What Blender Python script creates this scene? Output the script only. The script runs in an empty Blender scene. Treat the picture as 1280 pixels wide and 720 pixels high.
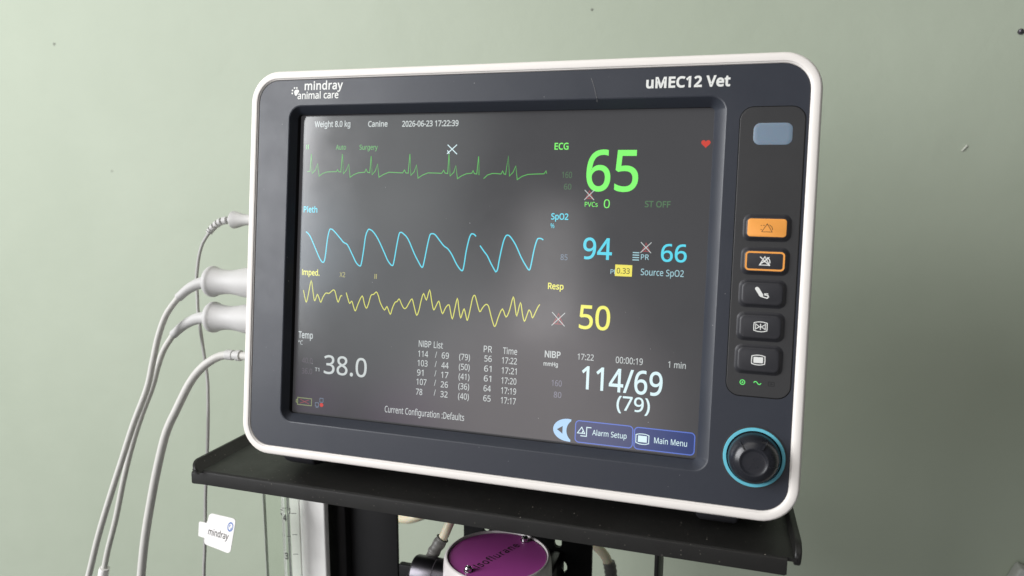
import bpy, bmesh, math, random
from mathutils import Vector, Matrix
from mathutils.geometry import tessellate_polygon, delaunay_2d_cdt
random.seed(4)
SC = bpy.context.scene
COL = SC.collection
MM = 0.001
LIFT = 1228.0            # mm: height of the screen's centre; the shelf top is 1.1 m up
def W(x, y, z): return Vector((x, y, z + LIFT)) * MM   # scene millimetres -> metres

# ------------------------------------------------------------------ camera
cam = bpy.data.cameras.new('camera')
cam.sensor_width = 36.0
cam.lens = 36.0 * 956.79 / 1280.0
cam.clip_start = 0.01
cam.clip_end = 100.0
cam.dof.use_dof = True
cam.dof.focus_distance = 0.440
cam.dof.aperture_fstop = 11.0
co = bpy.data.objects.new('camera', cam)
COL.objects.link(co)
r0 = Vector((0.951598, 0.307312, 0.004490)); r1 = Vector((0.051938, -0.146394, -0.987862)); r2 = Vector((-0.302925, 0.940281, -0.155269))
m = Matrix((r0, -r1, -r2)).transposed().to_4x4()
m.translation = W(147.91, -398.89, 59.38)
co.matrix_world = m
SC.camera = co

# ------------------------------------------------------------------ world, lamps, exposure
SC.view_settings.view_transform = 'Standard'
SC.view_settings.look = 'None'
SC.view_settings.exposure = 0.0
SC.view_settings.gamma = 1.0
SC.view_settings.use_curve_mapping = False
SC.cycles.use_denoising = True
SC.cycles.max_bounces = 10
SC.cycles.transparent_max_bounces = 12
SC.cycles.sample_clamp_indirect = 4.0
world = bpy.data.worlds.new('World')
SC.world = world
world.use_nodes = True
bg = world.node_tree.nodes['Background']
# the dim room round the monitor: uneven grey, plus added glowing patches behind the camera for the screen to reflect
bg.inputs['Strength'].default_value = 1.0
_n = world.node_tree.nodes; _k = world.node_tree.links
_tc = _n.new('ShaderNodeTexCoord'); _nz = _n.new('ShaderNodeTexNoise'); _nz.inputs['Scale'].default_value = 4.0; _nz.inputs['Detail'].default_value = 2.0
_k.new(_tc.outputs['Generated'], _nz.inputs['Vector'])
_cr = _n.new('ShaderNodeValToRGB')
_cr.color_ramp.elements[0].position = 0.36; _cr.color_ramp.elements[0].color = (0.05, 0.05, 0.055, 1)
_cr.color_ramp.elements[1].position = 0.66; _cr.color_ramp.elements[1].color = (0.22, 0.225, 0.225, 1)
_k.new(_nz.outputs['Fac'], _cr.inputs['Fac'])
def _patch(az, el, inner, outer, col):
    a, e = math.radians(az), math.radians(el)
    d = _n.new('ShaderNodeVectorMath'); d.operation = 'DOT_PRODUCT'
    d.inputs[1].default_value = (-math.sin(a) * math.cos(e), -math.cos(a) * math.cos(e), math.sin(e))
    _k.new(_tc.outputs['Generated'], d.inputs[0])
    r = _n.new('ShaderNodeMapRange'); r.interpolation_type = 'SMOOTHSTEP'
    r.inputs['From Min'].default_value = math.cos(math.radians(outer)); r.inputs['From Max'].default_value = math.cos(math.radians(inner))
    _k.new(d.outputs['Value'], r.inputs['Value'])
    m = _n.new('ShaderNodeMixRGB'); m.blend_type = 'ADD'; m.inputs[2].default_value = (*col, 1)
    _k.new(r.outputs['Result'], m.inputs['Fac'])
    return m
_src = _cr.outputs['Color']
for _a in ((15, -5, 3, 12, (2.0, 1.78, 1.80)), (26, 3, 3, 10, (1.2, 1.28, 1.28)), (34.5, 6, 1.5, 5.5, (2.5, 3.0, 3.4)), (25, -6, .5, 3.5, (0.5, .10, .55)), (31.5, -5, .3, 2.5, (0.5, .2, .6)),
           (15, 7, .3, 4.6, (0.55, .54, .54)), (14, 2, .5, 6, (0.40, .385, .39)), (28, 15, 3, 9, (1.3, 1.38, 1.36))):
    _m = _patch(*_a); _k.new(_src, _m.inputs[1]); _src = _m.outputs['Color']
_k.new(_src, bg.inputs['Color'])

def area(name, loc, target, sx, sy, power, col):
    l = bpy.data.lights.new(name, 'AREA')
    l.shape = 'RECTANGLE'; l.size = sx; l.size_y = sy; l.energy = power; l.color = col
    o = bpy.data.objects.new(name, l); COL.objects.link(o)
    o.location = W(*loc)
    o.rotation_euler = (W(*target) - o.location).to_track_quat('-Z', 'Y').to_euler()
    return o
# the window to the left of the camera; added: a lamp for the streak on the screen, a soft overhead fill
area('window_light', (-1590, -1290, 520), (0, 100, 0), 1.05, 1.35, 62.0, (0.98, 0.985, 1.0))
area('streak_light', (-640, -2500, 270), (0, 0, 0), 0.22, 0.55, 0.9, (1.0, 0.96, 0.95))
area('overhead_fill', (-500, -900, 1700), (0, 100, 0), 1.4, 1.4, 11.0, (1.0, 0.96, 0.9))

# ------------------------------------------------------------------ writing and traces on the monitor: positions in millimetres, letter outlines in thousandths
TEXTS = [
    ('screen_text', 'Weight 8.0 kg', -113.61, 84.95, 24.51, 3.37, 'white_dim', 1),
    ('screen_text', 'Canine', -77.16, 84.75, 12.86, 3.21, 'white', 1),
    ('screen_text', '2026-06-23 17:22:39', -54.82, 84.53, 35.64, 3.23, 'white', 1),
    ('screen_text', 'II', -119.03, 71.52, 1.8, 2.78, 'green_dim', 0),
    ('screen_text', 'Auto', -98.41, 71.21, 6.84, 2.88, 'green_dim', 0),
    ('screen_text', 'Surgery', -82.37, 71.16, 12.12, 2.85, 'green_dim', 0),
    ('screen_text', 'ECG', 38.3, 70.91, 7.93, 3.5, 'green', 1),
    ('screen_text', '160', 43.24, 55.38, 5.64, 3.28, 'green_faint', 0),
    ('screen_text', '60', 44.66, 49.04, 4.15, 3.06, 'green_faint', 0),
    ('reading', '65', 56.89, 48.71, 28.31, 21.47, 'green', 1),
    ('screen_text', 'PVCs', 56.77, 39.88, 7.17, 2.52, 'green', 0),
    ('screen_text', '0', 67.27, 39.32, 3.28, 4.61, 'green', 0),
    ('screen_text', 'ST OFF', 89.37, 40.29, 13.53, 3.17, 'green_faint', 1),
    ('screen_text', 'Pleth', -119.51, 32.96, 9.58, 3.53, 'cyan', 1),
    ('screen_text', 'SpO2', 38.14, 32.45, 9.77, 3.3, 'cyan', 1),
    ('screen_text', '%', 37.99, 27.67, 2.19, 2.52, 'cyan', 0),
    ('screen_text', '85', 44.49, 10.26, 3.99, 3.08, 'cyan_faint', 0),
    ('reading', '94', 56.97, 11.49, 15.99, 11.29, 'cyan', 1),
    ('screen_text', 'PR', 88.68, 12.24, 4.25, 2.77, 'cyan_dim', 0),
    ('reading', '66', 99.2, 11.76, 13.39, 9.06, 'cyan', 1),
    ('screen_text', 'PI', 72.67, 3.8, 2.4, 2.51, 'cyan_dim', 0),
    ('screen_text', '0.33', 76.05, 4.28, 7.01, 2.93, 'black', 0),
    ('screen_text', 'Source SpO2', 89.0, 3.97, 22.53, 3.39, 'cyan_dim', 0),
    ('screen_text', 'Imped.', -119.26, -5.62, 12.3, 3.44, 'yellow', 1),
    ('screen_text', 'X2', -93.07, -5.71, 3.84, 2.91, 'yellow_dim', 0),
    ('screen_text', 'II', -69.39, -5.69, 1.49, 2.87, 'yellow_dim', 0),
    ('screen_text', 'Resp', 38.05, -6.1, 8.91, 3.32, 'yellow', 1),
    ('reading', '50', 56.52, -26.77, 17.14, 12.67, 'yellow', 1),
    ('screen_text', 'Temp', -120.43, -44.7, 10.22, 3.96, 'white_dim', 1),
    ('screen_text', '°C', -120.4, -48.86, 3.14, 2.48, 'white_dim', 0),
    ('screen_text', '40.0', -117.42, -60.16, 7.49, 3.37, 'faint', 0),
    ('screen_text', '36.0', -117.36, -66.73, 7.38, 3.38, 'faint', 0),
    ('screen_text', 'T1', -108.07, -64.57, 3.09, 2.22, 'white_dim', 0),
    ('reading', '38.0', -101.84, -65.36, 29.37, 11.22, 'white', 0),
    ('screen_text', 'NIBP List', -38.89, -44.2, 15.35, 3.75, 'white', 0),
    ('screen_text', 'PR', 1.72, -44.19, 5.09, 3.66, 'white', 0),
    ('screen_text', 'Time', 13.32, -44.3, 8.46, 3.63, 'white', 0),
    ('screen_text', 'NIBP', 37.93, -44.22, 9.04, 3.56, 'white', 1),
    ('screen_text', 'mmHg', 37.45, -48.94, 8.28, 2.23, 'white', 1),
    ('screen_text', '17:22', 56.64, -44.05, 9.02, 3.3, 'white', 0),
    ('screen_text', '00:00:19', 77.8, -44.23, 14.6, 3.45, 'white', 0),
    ('screen_text', '1 min', 105.83, -44.38, 9.15, 3.31, 'white', 0),
    ('screen_text', '160', 42.56, -59.86, 5.81, 3.25, 'blue_dim', 0),
    ('screen_text', '80', 44.09, -66.25, 4.35, 3.21, 'blue_dim', 0),
    ('reading', '114/69', 59.41, -59.89, 43.99, 12.36, 'ice', 1),
    ('reading', '(79)', 79.36, -69.59, 17.98, 7.57, 'ice', 1),
    ('screen_text', 'Current Configuration :Defaults', -59.49, -85.06, 50.92, 3.78, 'white', 0),
    ('button_text', 'Alarm Setup', 66.78, -84.94, 18.88, 2.97, 'ice', 0),
    ('button_text', 'Main Menu', 100.46, -85.51, 17.23, 3.07, 'ice', 0),
    ('screen_text', '114', -39.07, -50.01, 6.4, 3.53, 'white', 0),
    ('screen_text', '/', -28.2, -49.8, 1.11, 3.51, 'white', 0),
    ('screen_text', '69', -24.05, -49.89, 4.52, 3.5, 'white', 0),
    ('screen_text', '(79)', -13.14, -49.74, 6.68, 3.47, 'white', 0),
    ('screen_text', '56', 2.34, -49.54, 4.46, 3.43, 'white', 0),
    ('screen_text', '17:22', 12.94, -49.77, 8.94, 3.54, 'white', 0),
    ('screen_text', '103', -39.21, -55.55, 6.4, 3.53, 'white', 0),
    ('screen_text', '/', -28.19, -55.29, 1.11, 3.51, 'white', 0),
    ('screen_text', '44', -24.02, -55.6, 4.52, 3.5, 'white', 0),
    ('screen_text', '(50)', -13.07, -55.49, 6.68, 3.47, 'white', 0),
    ('screen_text', '61', 2.42, -55.28, 4.46, 3.44, 'white', 0),
    ('screen_text', '17:21', 13.02, -55.5, 8.95, 3.54, 'white', 0),
    ('screen_text', '91', -39.34, -61.19, 4.11, 3.54, 'white', 0),
    ('screen_text', '/', -28.17, -60.8, 1.11, 3.52, 'white', 0),
    ('screen_text', '17', -24.0, -61.22, 4.53, 3.5, 'white', 0),
    ('screen_text', '(41)', -13.0, -61.15, 6.68, 3.47, 'white', 0),
    ('screen_text', '61', 2.5, -60.94, 4.46, 3.44, 'white', 0),
    ('screen_text', '17:20', 13.1, -61.24, 8.95, 3.54, 'white', 0),
    ('screen_text', '107', -39.48, -66.64, 6.41, 3.54, 'white', 0),
    ('screen_text', '/', -28.16, -66.3, 1.12, 3.52, 'white', 0),
    ('screen_text', '26', -23.98, -66.84, 4.53, 3.5, 'white', 0),
    ('screen_text', '(36)', -12.94, -66.82, 6.68, 3.48, 'white', 0),
    ('screen_text', '64', 2.57, -66.64, 4.46, 3.44, 'white', 0),
    ('screen_text', '17:19', 13.18, -66.94, 8.96, 3.55, 'white', 0),
    ('screen_text', '78', -39.61, -72.59, 4.12, 3.55, 'white', 0),
    ('screen_text', '/', -28.13, -72.1, 1.12, 3.52, 'white', 0),
    ('screen_text', '32', -23.95, -72.57, 4.53, 3.51, 'white', 0),
    ('screen_text', '(40)', -12.87, -72.59, 6.69, 3.48, 'white', 0),
    ('screen_text', '65', 2.65, -72.35, 4.47, 3.44, 'white', 0),
    ('screen_text', '17:17', 13.26, -72.56, 8.96, 3.55, 'white', 0),
]
ECG_A = [(-117.82, 57.82), (-115.85, 58.02), (-115.35, 68.6), (-114.37, 56.7), (-112.04, 58.81), (-110.76, 62.62), (-109.39, 55.12), (-107.06, 56.75), (-103.84, 57.71), (-99.53, 57.93), (-97.59, 57.94), (-96.78, 59.17), (-96.09, 57.95), (-94.48, 57.77), (-93.82, 68.58), (-92.73, 56.65), (-90.78, 58.73), (-89.22, 62.49), (-88.08, 54.62), (-85.6, 56.23), (-82.48, 57.38), (-78.29, 57.68), (-77.53, 59.55), (-76.41, 57.69), (-74.94, 57.42), (-74.39, 67.35), (-73.33, 56.32), (-71.34, 58.37), (-69.95, 62.54), (-68.71, 54.78), (-65.79, 56.46), (-62.24, 57.78), (-57.64, 57.62), (-53.27, 57.47), (-52.23, 59.21), (-51.25, 57.48), (-49.73, 57.31), (-49.07, 68.53), (-47.97, 56.04), (-45.85, 58.24), (-44.6, 62.16), (-43.29, 54.44), (-40.47, 56.28), (-37.05, 57.57), (-32.61, 57.51), (-28.48, 57.35), (-27.28, 59.16), (-26.43, 57.55), (-24.67, 57.29), (-24.35, 68.5), (-23.15, 55.86), (-20.91, 58.03), (-19.81, 61.8), (-18.53, 54.38), (-16, 56.01), (-13.16, 57.19), (-9.83, 57.57), (-9.13, 58.99), (-8.2, 57.31), (-6.77, 57.14), (-6.06, 67.16), (-5.41, 56.53)]
ECG_B = [(-2.58, 54.52), (-0.31, 56.57), (2.47, 57.47), (4.62, 57.48), (7.8, 57.22), (8.68, 58.91), (9.59, 57.24), (10.55, 57.02), (11.76, 67.33), (12.84, 56.14), (14.88, 58.17), (16.37, 61.75), (17.53, 54.16), (20.26, 55.97), (23.72, 57.11), (28.35, 57.36), (32.96, 57.5), (34.04, 59.06), (34.45, 57.62)]
PLETH_A = [(-117.38, 21.05), (-114.46, 18.44), (-109.93, 10), (-106.93, 4.6), (-104.77, 2.61), (-103.47, 5.35), (-102.23, 16.99), (-101.04, 22.27), (-99.96, 23.15), (-97.85, 22), (-93.57, 17.88), (-91, 15.3), (-88.35, 13.94), (-85.02, 8.51), (-82.12, 3.56), (-79.74, 1.61), (-78.57, 2.74), (-77.28, 11.21), (-76.26, 19.63), (-74.79, 23.27), (-73.74, 23.66), (-71.42, 22.41), (-67.93, 18.11), (-63.66, 10.52), (-60.81, 5.28), (-57.95, 2.67), (-56.88, 5.44), (-55.53, 14.37), (-54.24, 21.27), (-53.25, 22.48), (-51.67, 21.94), (-48.3, 18.75), (-44.11, 10.67), (-41.35, 6.08), (-38.64, 2.44), (-37.5, 5.66), (-35.94, 14.48), (-34.56, 20.94), (-33.47, 22.26), (-31.18, 21.86), (-27.88, 18.25), (-25.25, 15.44), (-22.68, 13.8), (-20.04, 10.43), (-16.7, 4.79), (-13.47, 1.59), (-12.38, 4.98), (-11.46, 12.48), (-9.94, 19.99), (-8.83, 22.66), (-7.98, 23.03), (-6.74, 22.61), (-5.73, 21.62)]
PLETH_B = [(-3.07, 16.45), (-0.5, 13.24), (1.66, 10.7), (4.02, 6.48), (6.6, 2.5), (7.22, 2.07), (8.11, 3.59), (9.03, 9.86), (10.69, 18.41), (12.08, 22.18), (13.47, 22.9), (15.31, 21.6), (18.45, 17.21), (21.68, 10.93), (24.83, 6.01), (26.79, 3.86), (27.72, 6.69), (29.09, 15.13), (30.57, 20.75), (31.69, 21.68), (33.2, 21.51), (34.15, 20.87)]
RESP_A = [(-117.93, -15), (-116.62, -19.88), (-115.54, -22.3), (-114.3, -17.28), (-112.63, -8.93), (-111.1, -15.87), (-109.93, -21.11), (-108.86, -19.45), (-107.96, -17.18), (-106.76, -19.33), (-105.41, -21.83), (-103.99, -18.56), (-101.99, -16), (-99.9, -16.13), (-97.21, -13.91), (-95.8, -14.69), (-94.54, -18.64), (-93.35, -21.02), (-91.84, -17.28), (-90.74, -17.21)]
RESP_B = [(-88.08, -15), (-86.71, -18.81), (-85.52, -21.42), (-84.07, -20), (-82.72, -23.43), (-81.41, -25.66), (-79.81, -21.45), (-77.16, -16.46), (-75.5, -21.19), (-74.06, -23.64), (-72.81, -21.04), (-71.28, -15.78), (-69.56, -15.09), (-67.76, -13.55), (-66.34, -15.87), (-64.85, -19.97), (-62.04, -23.99), (-60.41, -21.86), (-58.12, -26.26), (-56.82, -22.49), (-55.25, -19.06), (-53.97, -18.51), (-52.59, -16.89), (-50.9, -19.99), (-49.25, -22.27), (-47.71, -21.7), (-46.14, -18.89), (-44.3, -16.42), (-42.85, -20.47), (-40.96, -25.78), (-39.55, -22.63), (-38.48, -17.27), (-37, -12.84), (-35.06, -16.49), (-33.27, -10.53), (-31.74, -16.88), (-30.26, -21.94), (-28.84, -19.64), (-27.19, -16.74), (-25.89, -20.63), (-24.5, -23.81), (-22.76, -20.21), (-20.71, -18.46), (-19.54, -22.57), (-18.25, -26.44), (-16.9, -20.09), (-15.64, -14.46), (-14.37, -21.09), (-13.19, -25.54), (-12.2, -22.7), (-11.18, -20.32), (-9.91, -24.29), (-8.94, -26.65), (-7.6, -20.68), (-6.3, -13.7), (-5.02, -12.14), (-3.78, -15.28), (-1.7, -21.24), (-0.09, -19.08), (1.77, -17.02), (3.49, -17.72), (5.31, -23.32), (6.68, -27.23), (7.61, -29.11), (8.52, -27.91), (9.77, -23.61), (11.97, -18.93), (14.31, -23.32), (16.27, -19.23), (18.08, -11.77), (19.36, -16.78), (20.68, -22.35), (22.46, -14.68), (23.92, -21.02), (25.27, -24.99), (26.63, -21.41), (27.68, -18.54), (28.92, -20.15), (29.97, -22.78), (31.77, -18.85), (32.83, -16.54), (33.81, -15.03)]
GLYPHS = {
    '%': (666, [[(156,581),(193,575),(223,560),(246,534),(263,498),(273,454),(277,402),(273,349),(264,305),(247,269),(224,243),(194,227),(156,221),(121,227),(92,243),(69,269),(53,305),(43,349),(39,402),(42,454),(52,498),(67,534),(90,560),(119,575)],[(156,531),(138,527),(123,516),(112,498),(104,473),(99,441),(98,402),(99,362),(104,330),(112,305),(123,286),(138,276),(156,272),(175,275),(191,286),(203,304),(211,330),(216,362),(218,402),(216,441),(211,473),(203,498),(191,516),(175,527)],[(523,573),(205,0),(144,0),(461,573)],[(507,351),(543,346),(573,330),(596,304),(613,269),(624,225),(627,172),(624,120),(614,76),(598,40),(575,13),(544,-3),(507,-8),(472,-3),(443,13),(420,40),(403,76),(393,120),(390,172),(393,225),(402,269),(418,304),(440,330),(470,346)],[(507,301),(488,297),(473,286),(462,269),(455,244),(450,212),(448,172),(450,133),(455,100),(462,75),(473,57),(488,46),(507,43),(526,46),(541,57),(553,75),(562,100),(567,132),(569,172),(567,212),(562,244),(553,269),(541,286),(526,297)]]),
    '(': (240, [[(32,220),(33,263),(38,306),(45,348),(54,389),(67,429),(83,468),(103,504),(125,540),(150,573),(217,573),(195,542),(176,510),(159,477),(144,442),(132,407),(122,370),(114,333),(108,296),(105,259),(103,221),(105,179),(109,139),(116,98),(126,58),(139,19),(154,-20),(172,-57),(192,-92),(216,-127),(150,-127),(125,-94),(103,-60),(83,-24),(67,14),(54,53),(45,94),(38,135),(33,177)]]),
    ')': (240, [[(209,220),(207,177),(203,135),(196,94),(186,53),(173,14),(158,-24),(139,-60),(116,-94),(91,-127),(25,-127),(48,-92),(69,-57),(87,-20),(102,19),(114,58),(124,98),(131,139),(136,179),(137,221),(136,263),(131,304),(124,346),(114,386),(102,426),(87,465),(69,503),(48,539),(24,573),(91,573),(116,540),(139,504),(158,468),(173,429),(186,389),(196,348),(203,306),(207,263)]]),
    '-': (258, [[(32,184),(32,246),(226,246),(226,184)]]),
    '.': (215, [[(58,43),(59,61),(64,75),(72,85),(82,92),(94,96),(107,97),(120,96),(132,92),(142,85),(151,75),(156,61),(157,43),(156,26),(151,12),(142,2),(132,-6),(120,-10),(107,-11),(94,-10),(82,-6),(72,2),(64,12),(59,26)]]),
    '/': (298, [[(290,573),(77,0),(8,0),(221,573)]]),
    '0': (458, [[(419,287),(418,242),(415,201),(409,163),(401,128),(390,97),(376,70),(359,47),(339,27),(316,12),(290,1),(261,-6),(229,-8),(188,-4),(153,8),(122,27),(97,54),(76,88),(60,129),(52,156),(47,186),(43,217),(40,251),(39,287),(40,323),(42,357),(46,389),(51,418),(58,446),(73,486),(93,520),(119,547),(149,566),(186,578),(229,581),(269,578),(304,566),(335,547),(361,520),(382,486),(399,446),(406,418),(412,389),(416,357),(419,323)],[(110,287),(111,238),(115,194),(121,156),(131,125),(143,98),(159,78),(178,64),(202,55),(229,52),(256,55),(279,64),(298,78),(314,98),(326,124),(336,156),(343,194),(347,238),(348,287),(347,336),(343,380),(336,417),(326,449),(314,475),(298,495),(279,510),(256,518),(229,521),(202,518),(178,510),(159,495),(143,475),(131,449),(121,417),(115,380),(111,336)]]),
    '1': (458, [[(285,0),(216,0),(216,400),(216,415),(216,428),(216,439),(216,450),(217,460),(217,470),(219,499),(211,491),(203,483),(196,477),(169,455),(108,405),(71,452),(226,573),(285,573)]]),
    '2': (458, [[(417,0),(38,0),(38,59),(188,210),(216,238),(240,264),(261,287),(280,309),(295,331),(306,353),(315,376),(320,399),(322,424),(318,453),(309,477),(294,496),(273,510),(249,518),(221,520),(194,519),(169,514),(147,506),(126,495),(104,482),(83,466),(45,513),(60,526),(77,537),(94,548),(113,557),(132,565),(153,572),(174,577),(197,580),(221,581),(255,579),(285,572),(313,562),(336,548),(356,531),(372,510),(384,485),(391,458),(394,428),(392,399),(386,371),(375,344),(361,318),(344,292),(324,267),(301,241),(275,214),(247,185),(128,67),(128,64),(417,64)]]),
    '3': (458, [[(395,439),(394,414),(389,392),(381,372),(370,355),(356,339),(340,326),(321,316),(300,307),(277,302),(277,298),(319,290),(353,276),(379,255),(398,229),(409,198),(413,163),(410,131),(403,101),(390,74),(371,50),(348,30),(318,14),(283,2),(241,-6),(193,-8),(164,-7),(136,-5),(110,-1),(85,5),(60,13),(36,23),(36,89),(61,78),(87,69),(114,61),(141,56),(168,52),(194,51),(241,55),(278,65),(305,81),(324,104),(335,132),(339,164),(337,187),(331,206),(320,223),(306,236),(288,247),(265,255),(240,261),(211,264),(179,265),(123,265),(123,326),(180,326),(209,327),(236,332),(259,339),(278,350),(294,362),(307,377),(316,394),(321,413),(323,434),(320,460),(311,481),(295,498),(274,511),(249,519),(219,521),(199,521),(181,519),(164,515),(147,511),(132,505),(117,498),(103,491),(89,482),(75,473),(39,521),(61,537),(87,550),(115,563),(147,573),(181,579),(218,581),(273,576),(317,563),(352,540),(376,511),(390,477)]]),
    '4': (458, [[(443,130),(359,130),(359,0),(291,0),(291,130),(17,130),(17,190),(286,576),(359,576),(359,193),(443,193)],[(291,374),(291,387),(291,400),(291,412),(292,423),(292,434),(293,444),(293,454),(294,464),(294,474),(294,483),(295,492),(295,500),(292,500),(287,490),(282,479),(276,468),(270,456),(263,446),(257,438),(86,193),(291,193)]]),
    '5': (458, [[(221,351),(258,349),(292,342),(322,331),(349,316),(371,297),(389,274),(402,247),(410,217),(413,183),(410,145),(402,111),(387,81),(368,54),(343,32),(314,15),(280,2),(242,-5),(199,-8),(170,-7),(142,-4),(116,0),(91,6),(70,14),(51,23),(51,90),(71,79),(95,70),(121,62),(148,57),(174,53),(200,52),(227,54),(252,58),(274,65),(293,76),(310,89),(323,106),(333,126),(339,149),(341,176),(337,210),(325,239),(306,262),(279,279),(243,289),(197,292),(182,291),(164,290),(146,288),(128,285),(112,283),(99,280),(64,302),(86,573),(373,573),(373,508),(146,508),(132,342),(142,344),(155,346),(169,348),(185,350),(202,351)]]),
    '6': (458, [[(44,245),(45,278),(47,310),(51,342),(57,374),(64,404),(75,433),(87,461),(103,486),(121,510),(143,530),(168,548),(196,562),(228,572),(265,578),(306,581),(318,580),(330,580),(344,579),(356,578),(368,576),(377,573),(377,513),(367,516),(356,519),(344,520),(332,522),(320,523),(308,523),(273,521),(242,515),(216,504),(193,491),(173,474),(158,454),(145,431),(134,407),(127,380),(121,352),(117,322),(115,291),(119,291),(128,303),(138,315),(150,326),(163,335),(178,343),(194,350),(213,355),(233,357),(255,358),(287,356),(316,349),(342,338),(365,322),(384,303),(400,279),(412,251),(419,220),(421,184),(419,147),(411,112),(399,82),(382,55),(361,33),(336,15),(307,2),(275,-5),(239,-8),(212,-6),(187,-1),(163,7),(140,19),(119,35),(101,54),(84,76),(70,103),(59,133),(51,166),(46,204)],[(238,51),(270,55),(297,66),(320,84),(337,109),(348,143),(351,184),(348,218),(339,247),(324,271),(302,289),(274,300),(241,303),(217,301),(195,296),(175,287),(157,276),(143,263),(131,248),(122,232),(117,215),(115,198),(116,181),(119,163),(123,146),(129,129),(137,114),(146,99),(158,85),(170,74),(185,64),(201,57),(219,53)]]),
    '7': (458, [[(109,0),(344,508),(35,508),(35,573),(419,573),(419,518),(187,0)]]),
    '8': (458, [[(229,581),(261,579),(291,574),(318,565),(341,553),(362,538),(378,519),(390,497),(398,472),(400,443),(399,421),(394,401),(385,383),(374,367),(361,352),(346,338),(329,325),(310,314),(291,303),(314,291),(335,279),(355,265),(373,250),(389,234),(401,216),(411,196),(417,173),(419,148),(416,118),(408,90),(395,65),(378,44),(356,26),(330,11),(300,1),(267,-6),(231,-8),(192,-6),(157,0),(126,10),(100,24),(78,42),(61,63),(49,87),(42,115),(39,146),(41,171),(47,194),(56,214),(68,232),(82,249),(99,264),(118,277),(138,289),(158,299),(140,310),(123,322),(107,336),(93,350),(81,366),(71,383),(64,401),(59,422),(58,444),(60,472),(68,497),(80,518),(97,537),(117,552),(141,565),(168,573),(197,579)],[(108,145),(112,119),(121,96),(138,76),(161,60),(192,51),(229,48),(265,51),(295,60),(319,76),(336,96),(346,120),(350,148),(348,166),(343,182),(335,197),(324,211),(310,223),(293,235),(274,246),(253,256),(229,265),(217,270),(194,260),(174,249),(157,237),(142,225),(130,212),(121,197),(114,182),(110,164)],[(228,524),(200,521),(176,514),(155,502),(139,486),(130,466),(127,441),(128,422),(133,406),(141,391),(151,379),(164,367),(179,357),(195,348),(213,339),(232,330),(250,339),(267,348),(282,357),(296,367),(307,379),(317,392),(325,406),(329,423),(330,441),(327,466),(318,486),(302,502),(282,514),(257,521)]]),
    '9': (458, [[(417,328),(416,295),(414,263),(410,231),(405,199),(397,168),(387,139),(374,112),(358,86),(340,63),(318,42),(293,25),(265,11),(232,0),(195,-6),(154,-8),(143,-8),(130,-7),(117,-6),(103,-4),(92,-2),(82,0),(82,60),(92,57),(103,55),(115,53),(128,51),(140,50),(152,50),(188,52),(218,58),(245,68),(268,82),(287,99),(303,118),(316,141),(327,165),(334,192),(340,221),(344,250),(346,281),(341,281),(332,269),(322,258),(310,247),(297,238),(282,230),(266,223),(247,218),(227,215),(204,214),(173,216),(144,223),(118,235),(95,250),(76,270),(61,294),(49,321),(42,352),(40,387),(43,426),(50,460),(63,491),(80,517),(101,540),(127,557),(156,570),(188,578),(223,581),(250,579),(275,574),(299,565),(322,553),(342,537),(361,518),(377,495),(391,469),(402,439),(410,406),(415,369)],[(223,521),(192,518),(165,507),(142,488),(124,463),(113,429),(110,388),(113,354),(122,325),(137,301),(158,284),(186,273),(220,269),(244,271),(266,276),(286,285),(304,296),(318,310),(330,325),(339,341),(344,358),(346,374),(345,392),(342,409),(338,426),(332,443),(324,459),(315,474),(304,487),(291,499),(277,508),(260,516),(242,520)]]),
    ':': (215, [[(58,43),(59,61),(64,75),(72,85),(82,92),(94,96),(107,97),(120,96),(132,92),(142,85),(151,75),(156,61),(157,43),(156,26),(151,12),(142,2),(132,-6),(120,-10),(107,-11),(94,-10),(82,-6),(72,2),(64,12),(59,26)],[(58,387),(59,405),(64,419),(72,429),(82,436),(94,440),(107,441),(120,440),(132,436),(142,429),(151,419),(156,405),(157,387),(156,369),(151,355),(142,345),(132,338),(120,333),(107,332),(94,333),(82,338),(72,345),(64,355),(59,369)]]),
    'A': (512, [[(437,0),(368,177),(141,177),(73,0),(0,0),(224,575),(289,575),(512,0)],[(282,415),(280,420),(278,428),(274,438),(271,449),(267,461),(263,473),(260,484),(257,493),(255,500),(247,468),(244,457),(241,447),(238,438),(230,415),(165,241),(346,241)]]),
    'B': (521, [[(241,573),(282,571),(319,568),(351,561),(380,552),(404,541),(434,515),(453,478),(459,431),(457,409),(453,389),(446,371),(437,354),(424,340),(409,328),(392,317),(372,309),(350,304),(350,300),(373,295),(395,288),(415,279),(433,267),(448,253),(461,236),(470,215),(476,191),(478,163),(475,130),(467,100),(454,74),(436,52),(413,33),(385,19),(354,8),(318,2),(279,0),(78,0),(78,573)],[(256,329),(300,331),(334,339),(357,352),(372,371),(381,394),(384,423),(380,451),(369,474),(351,490),(324,502),(289,509),(245,511),(150,511),(150,329)],[(150,269),(150,61),(265,61),(311,64),(346,74),(371,91),(388,112),(398,138),(401,168),(399,188),(395,205),(388,221),(377,235),(362,247),(344,256),(321,263),(293,267),(260,269)]]),
    'C': (506, [[(323,517),(294,516),(266,510),(241,502),(217,490),(196,474),(178,456),(162,434),(149,410),(139,383),(131,353),(127,321),(125,286),(128,241),(135,200),(147,164),(164,132),(186,105),(213,83),(244,68),(281,58),(322,55),(347,56),(371,58),(394,62),(416,66),(438,72),(460,78),(460,15),(438,8),(416,2),(393,-2),(369,-6),(342,-7),(312,-8),(278,-7),(247,-2),(217,5),(191,15),(166,28),(130,56),(101,90),(78,131),(68,158),(59,188),(54,219),(50,252),(49,287),(51,329),(57,369),(67,406),(81,440),(99,471),(120,499),(145,523),(174,543),(206,559),(242,571),(281,578),(324,581),(353,580),(381,577),(409,572),(435,565),(460,557),(482,547),(453,486),(435,494),(415,501),(394,508),(372,513),(348,516)]]),
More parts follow.
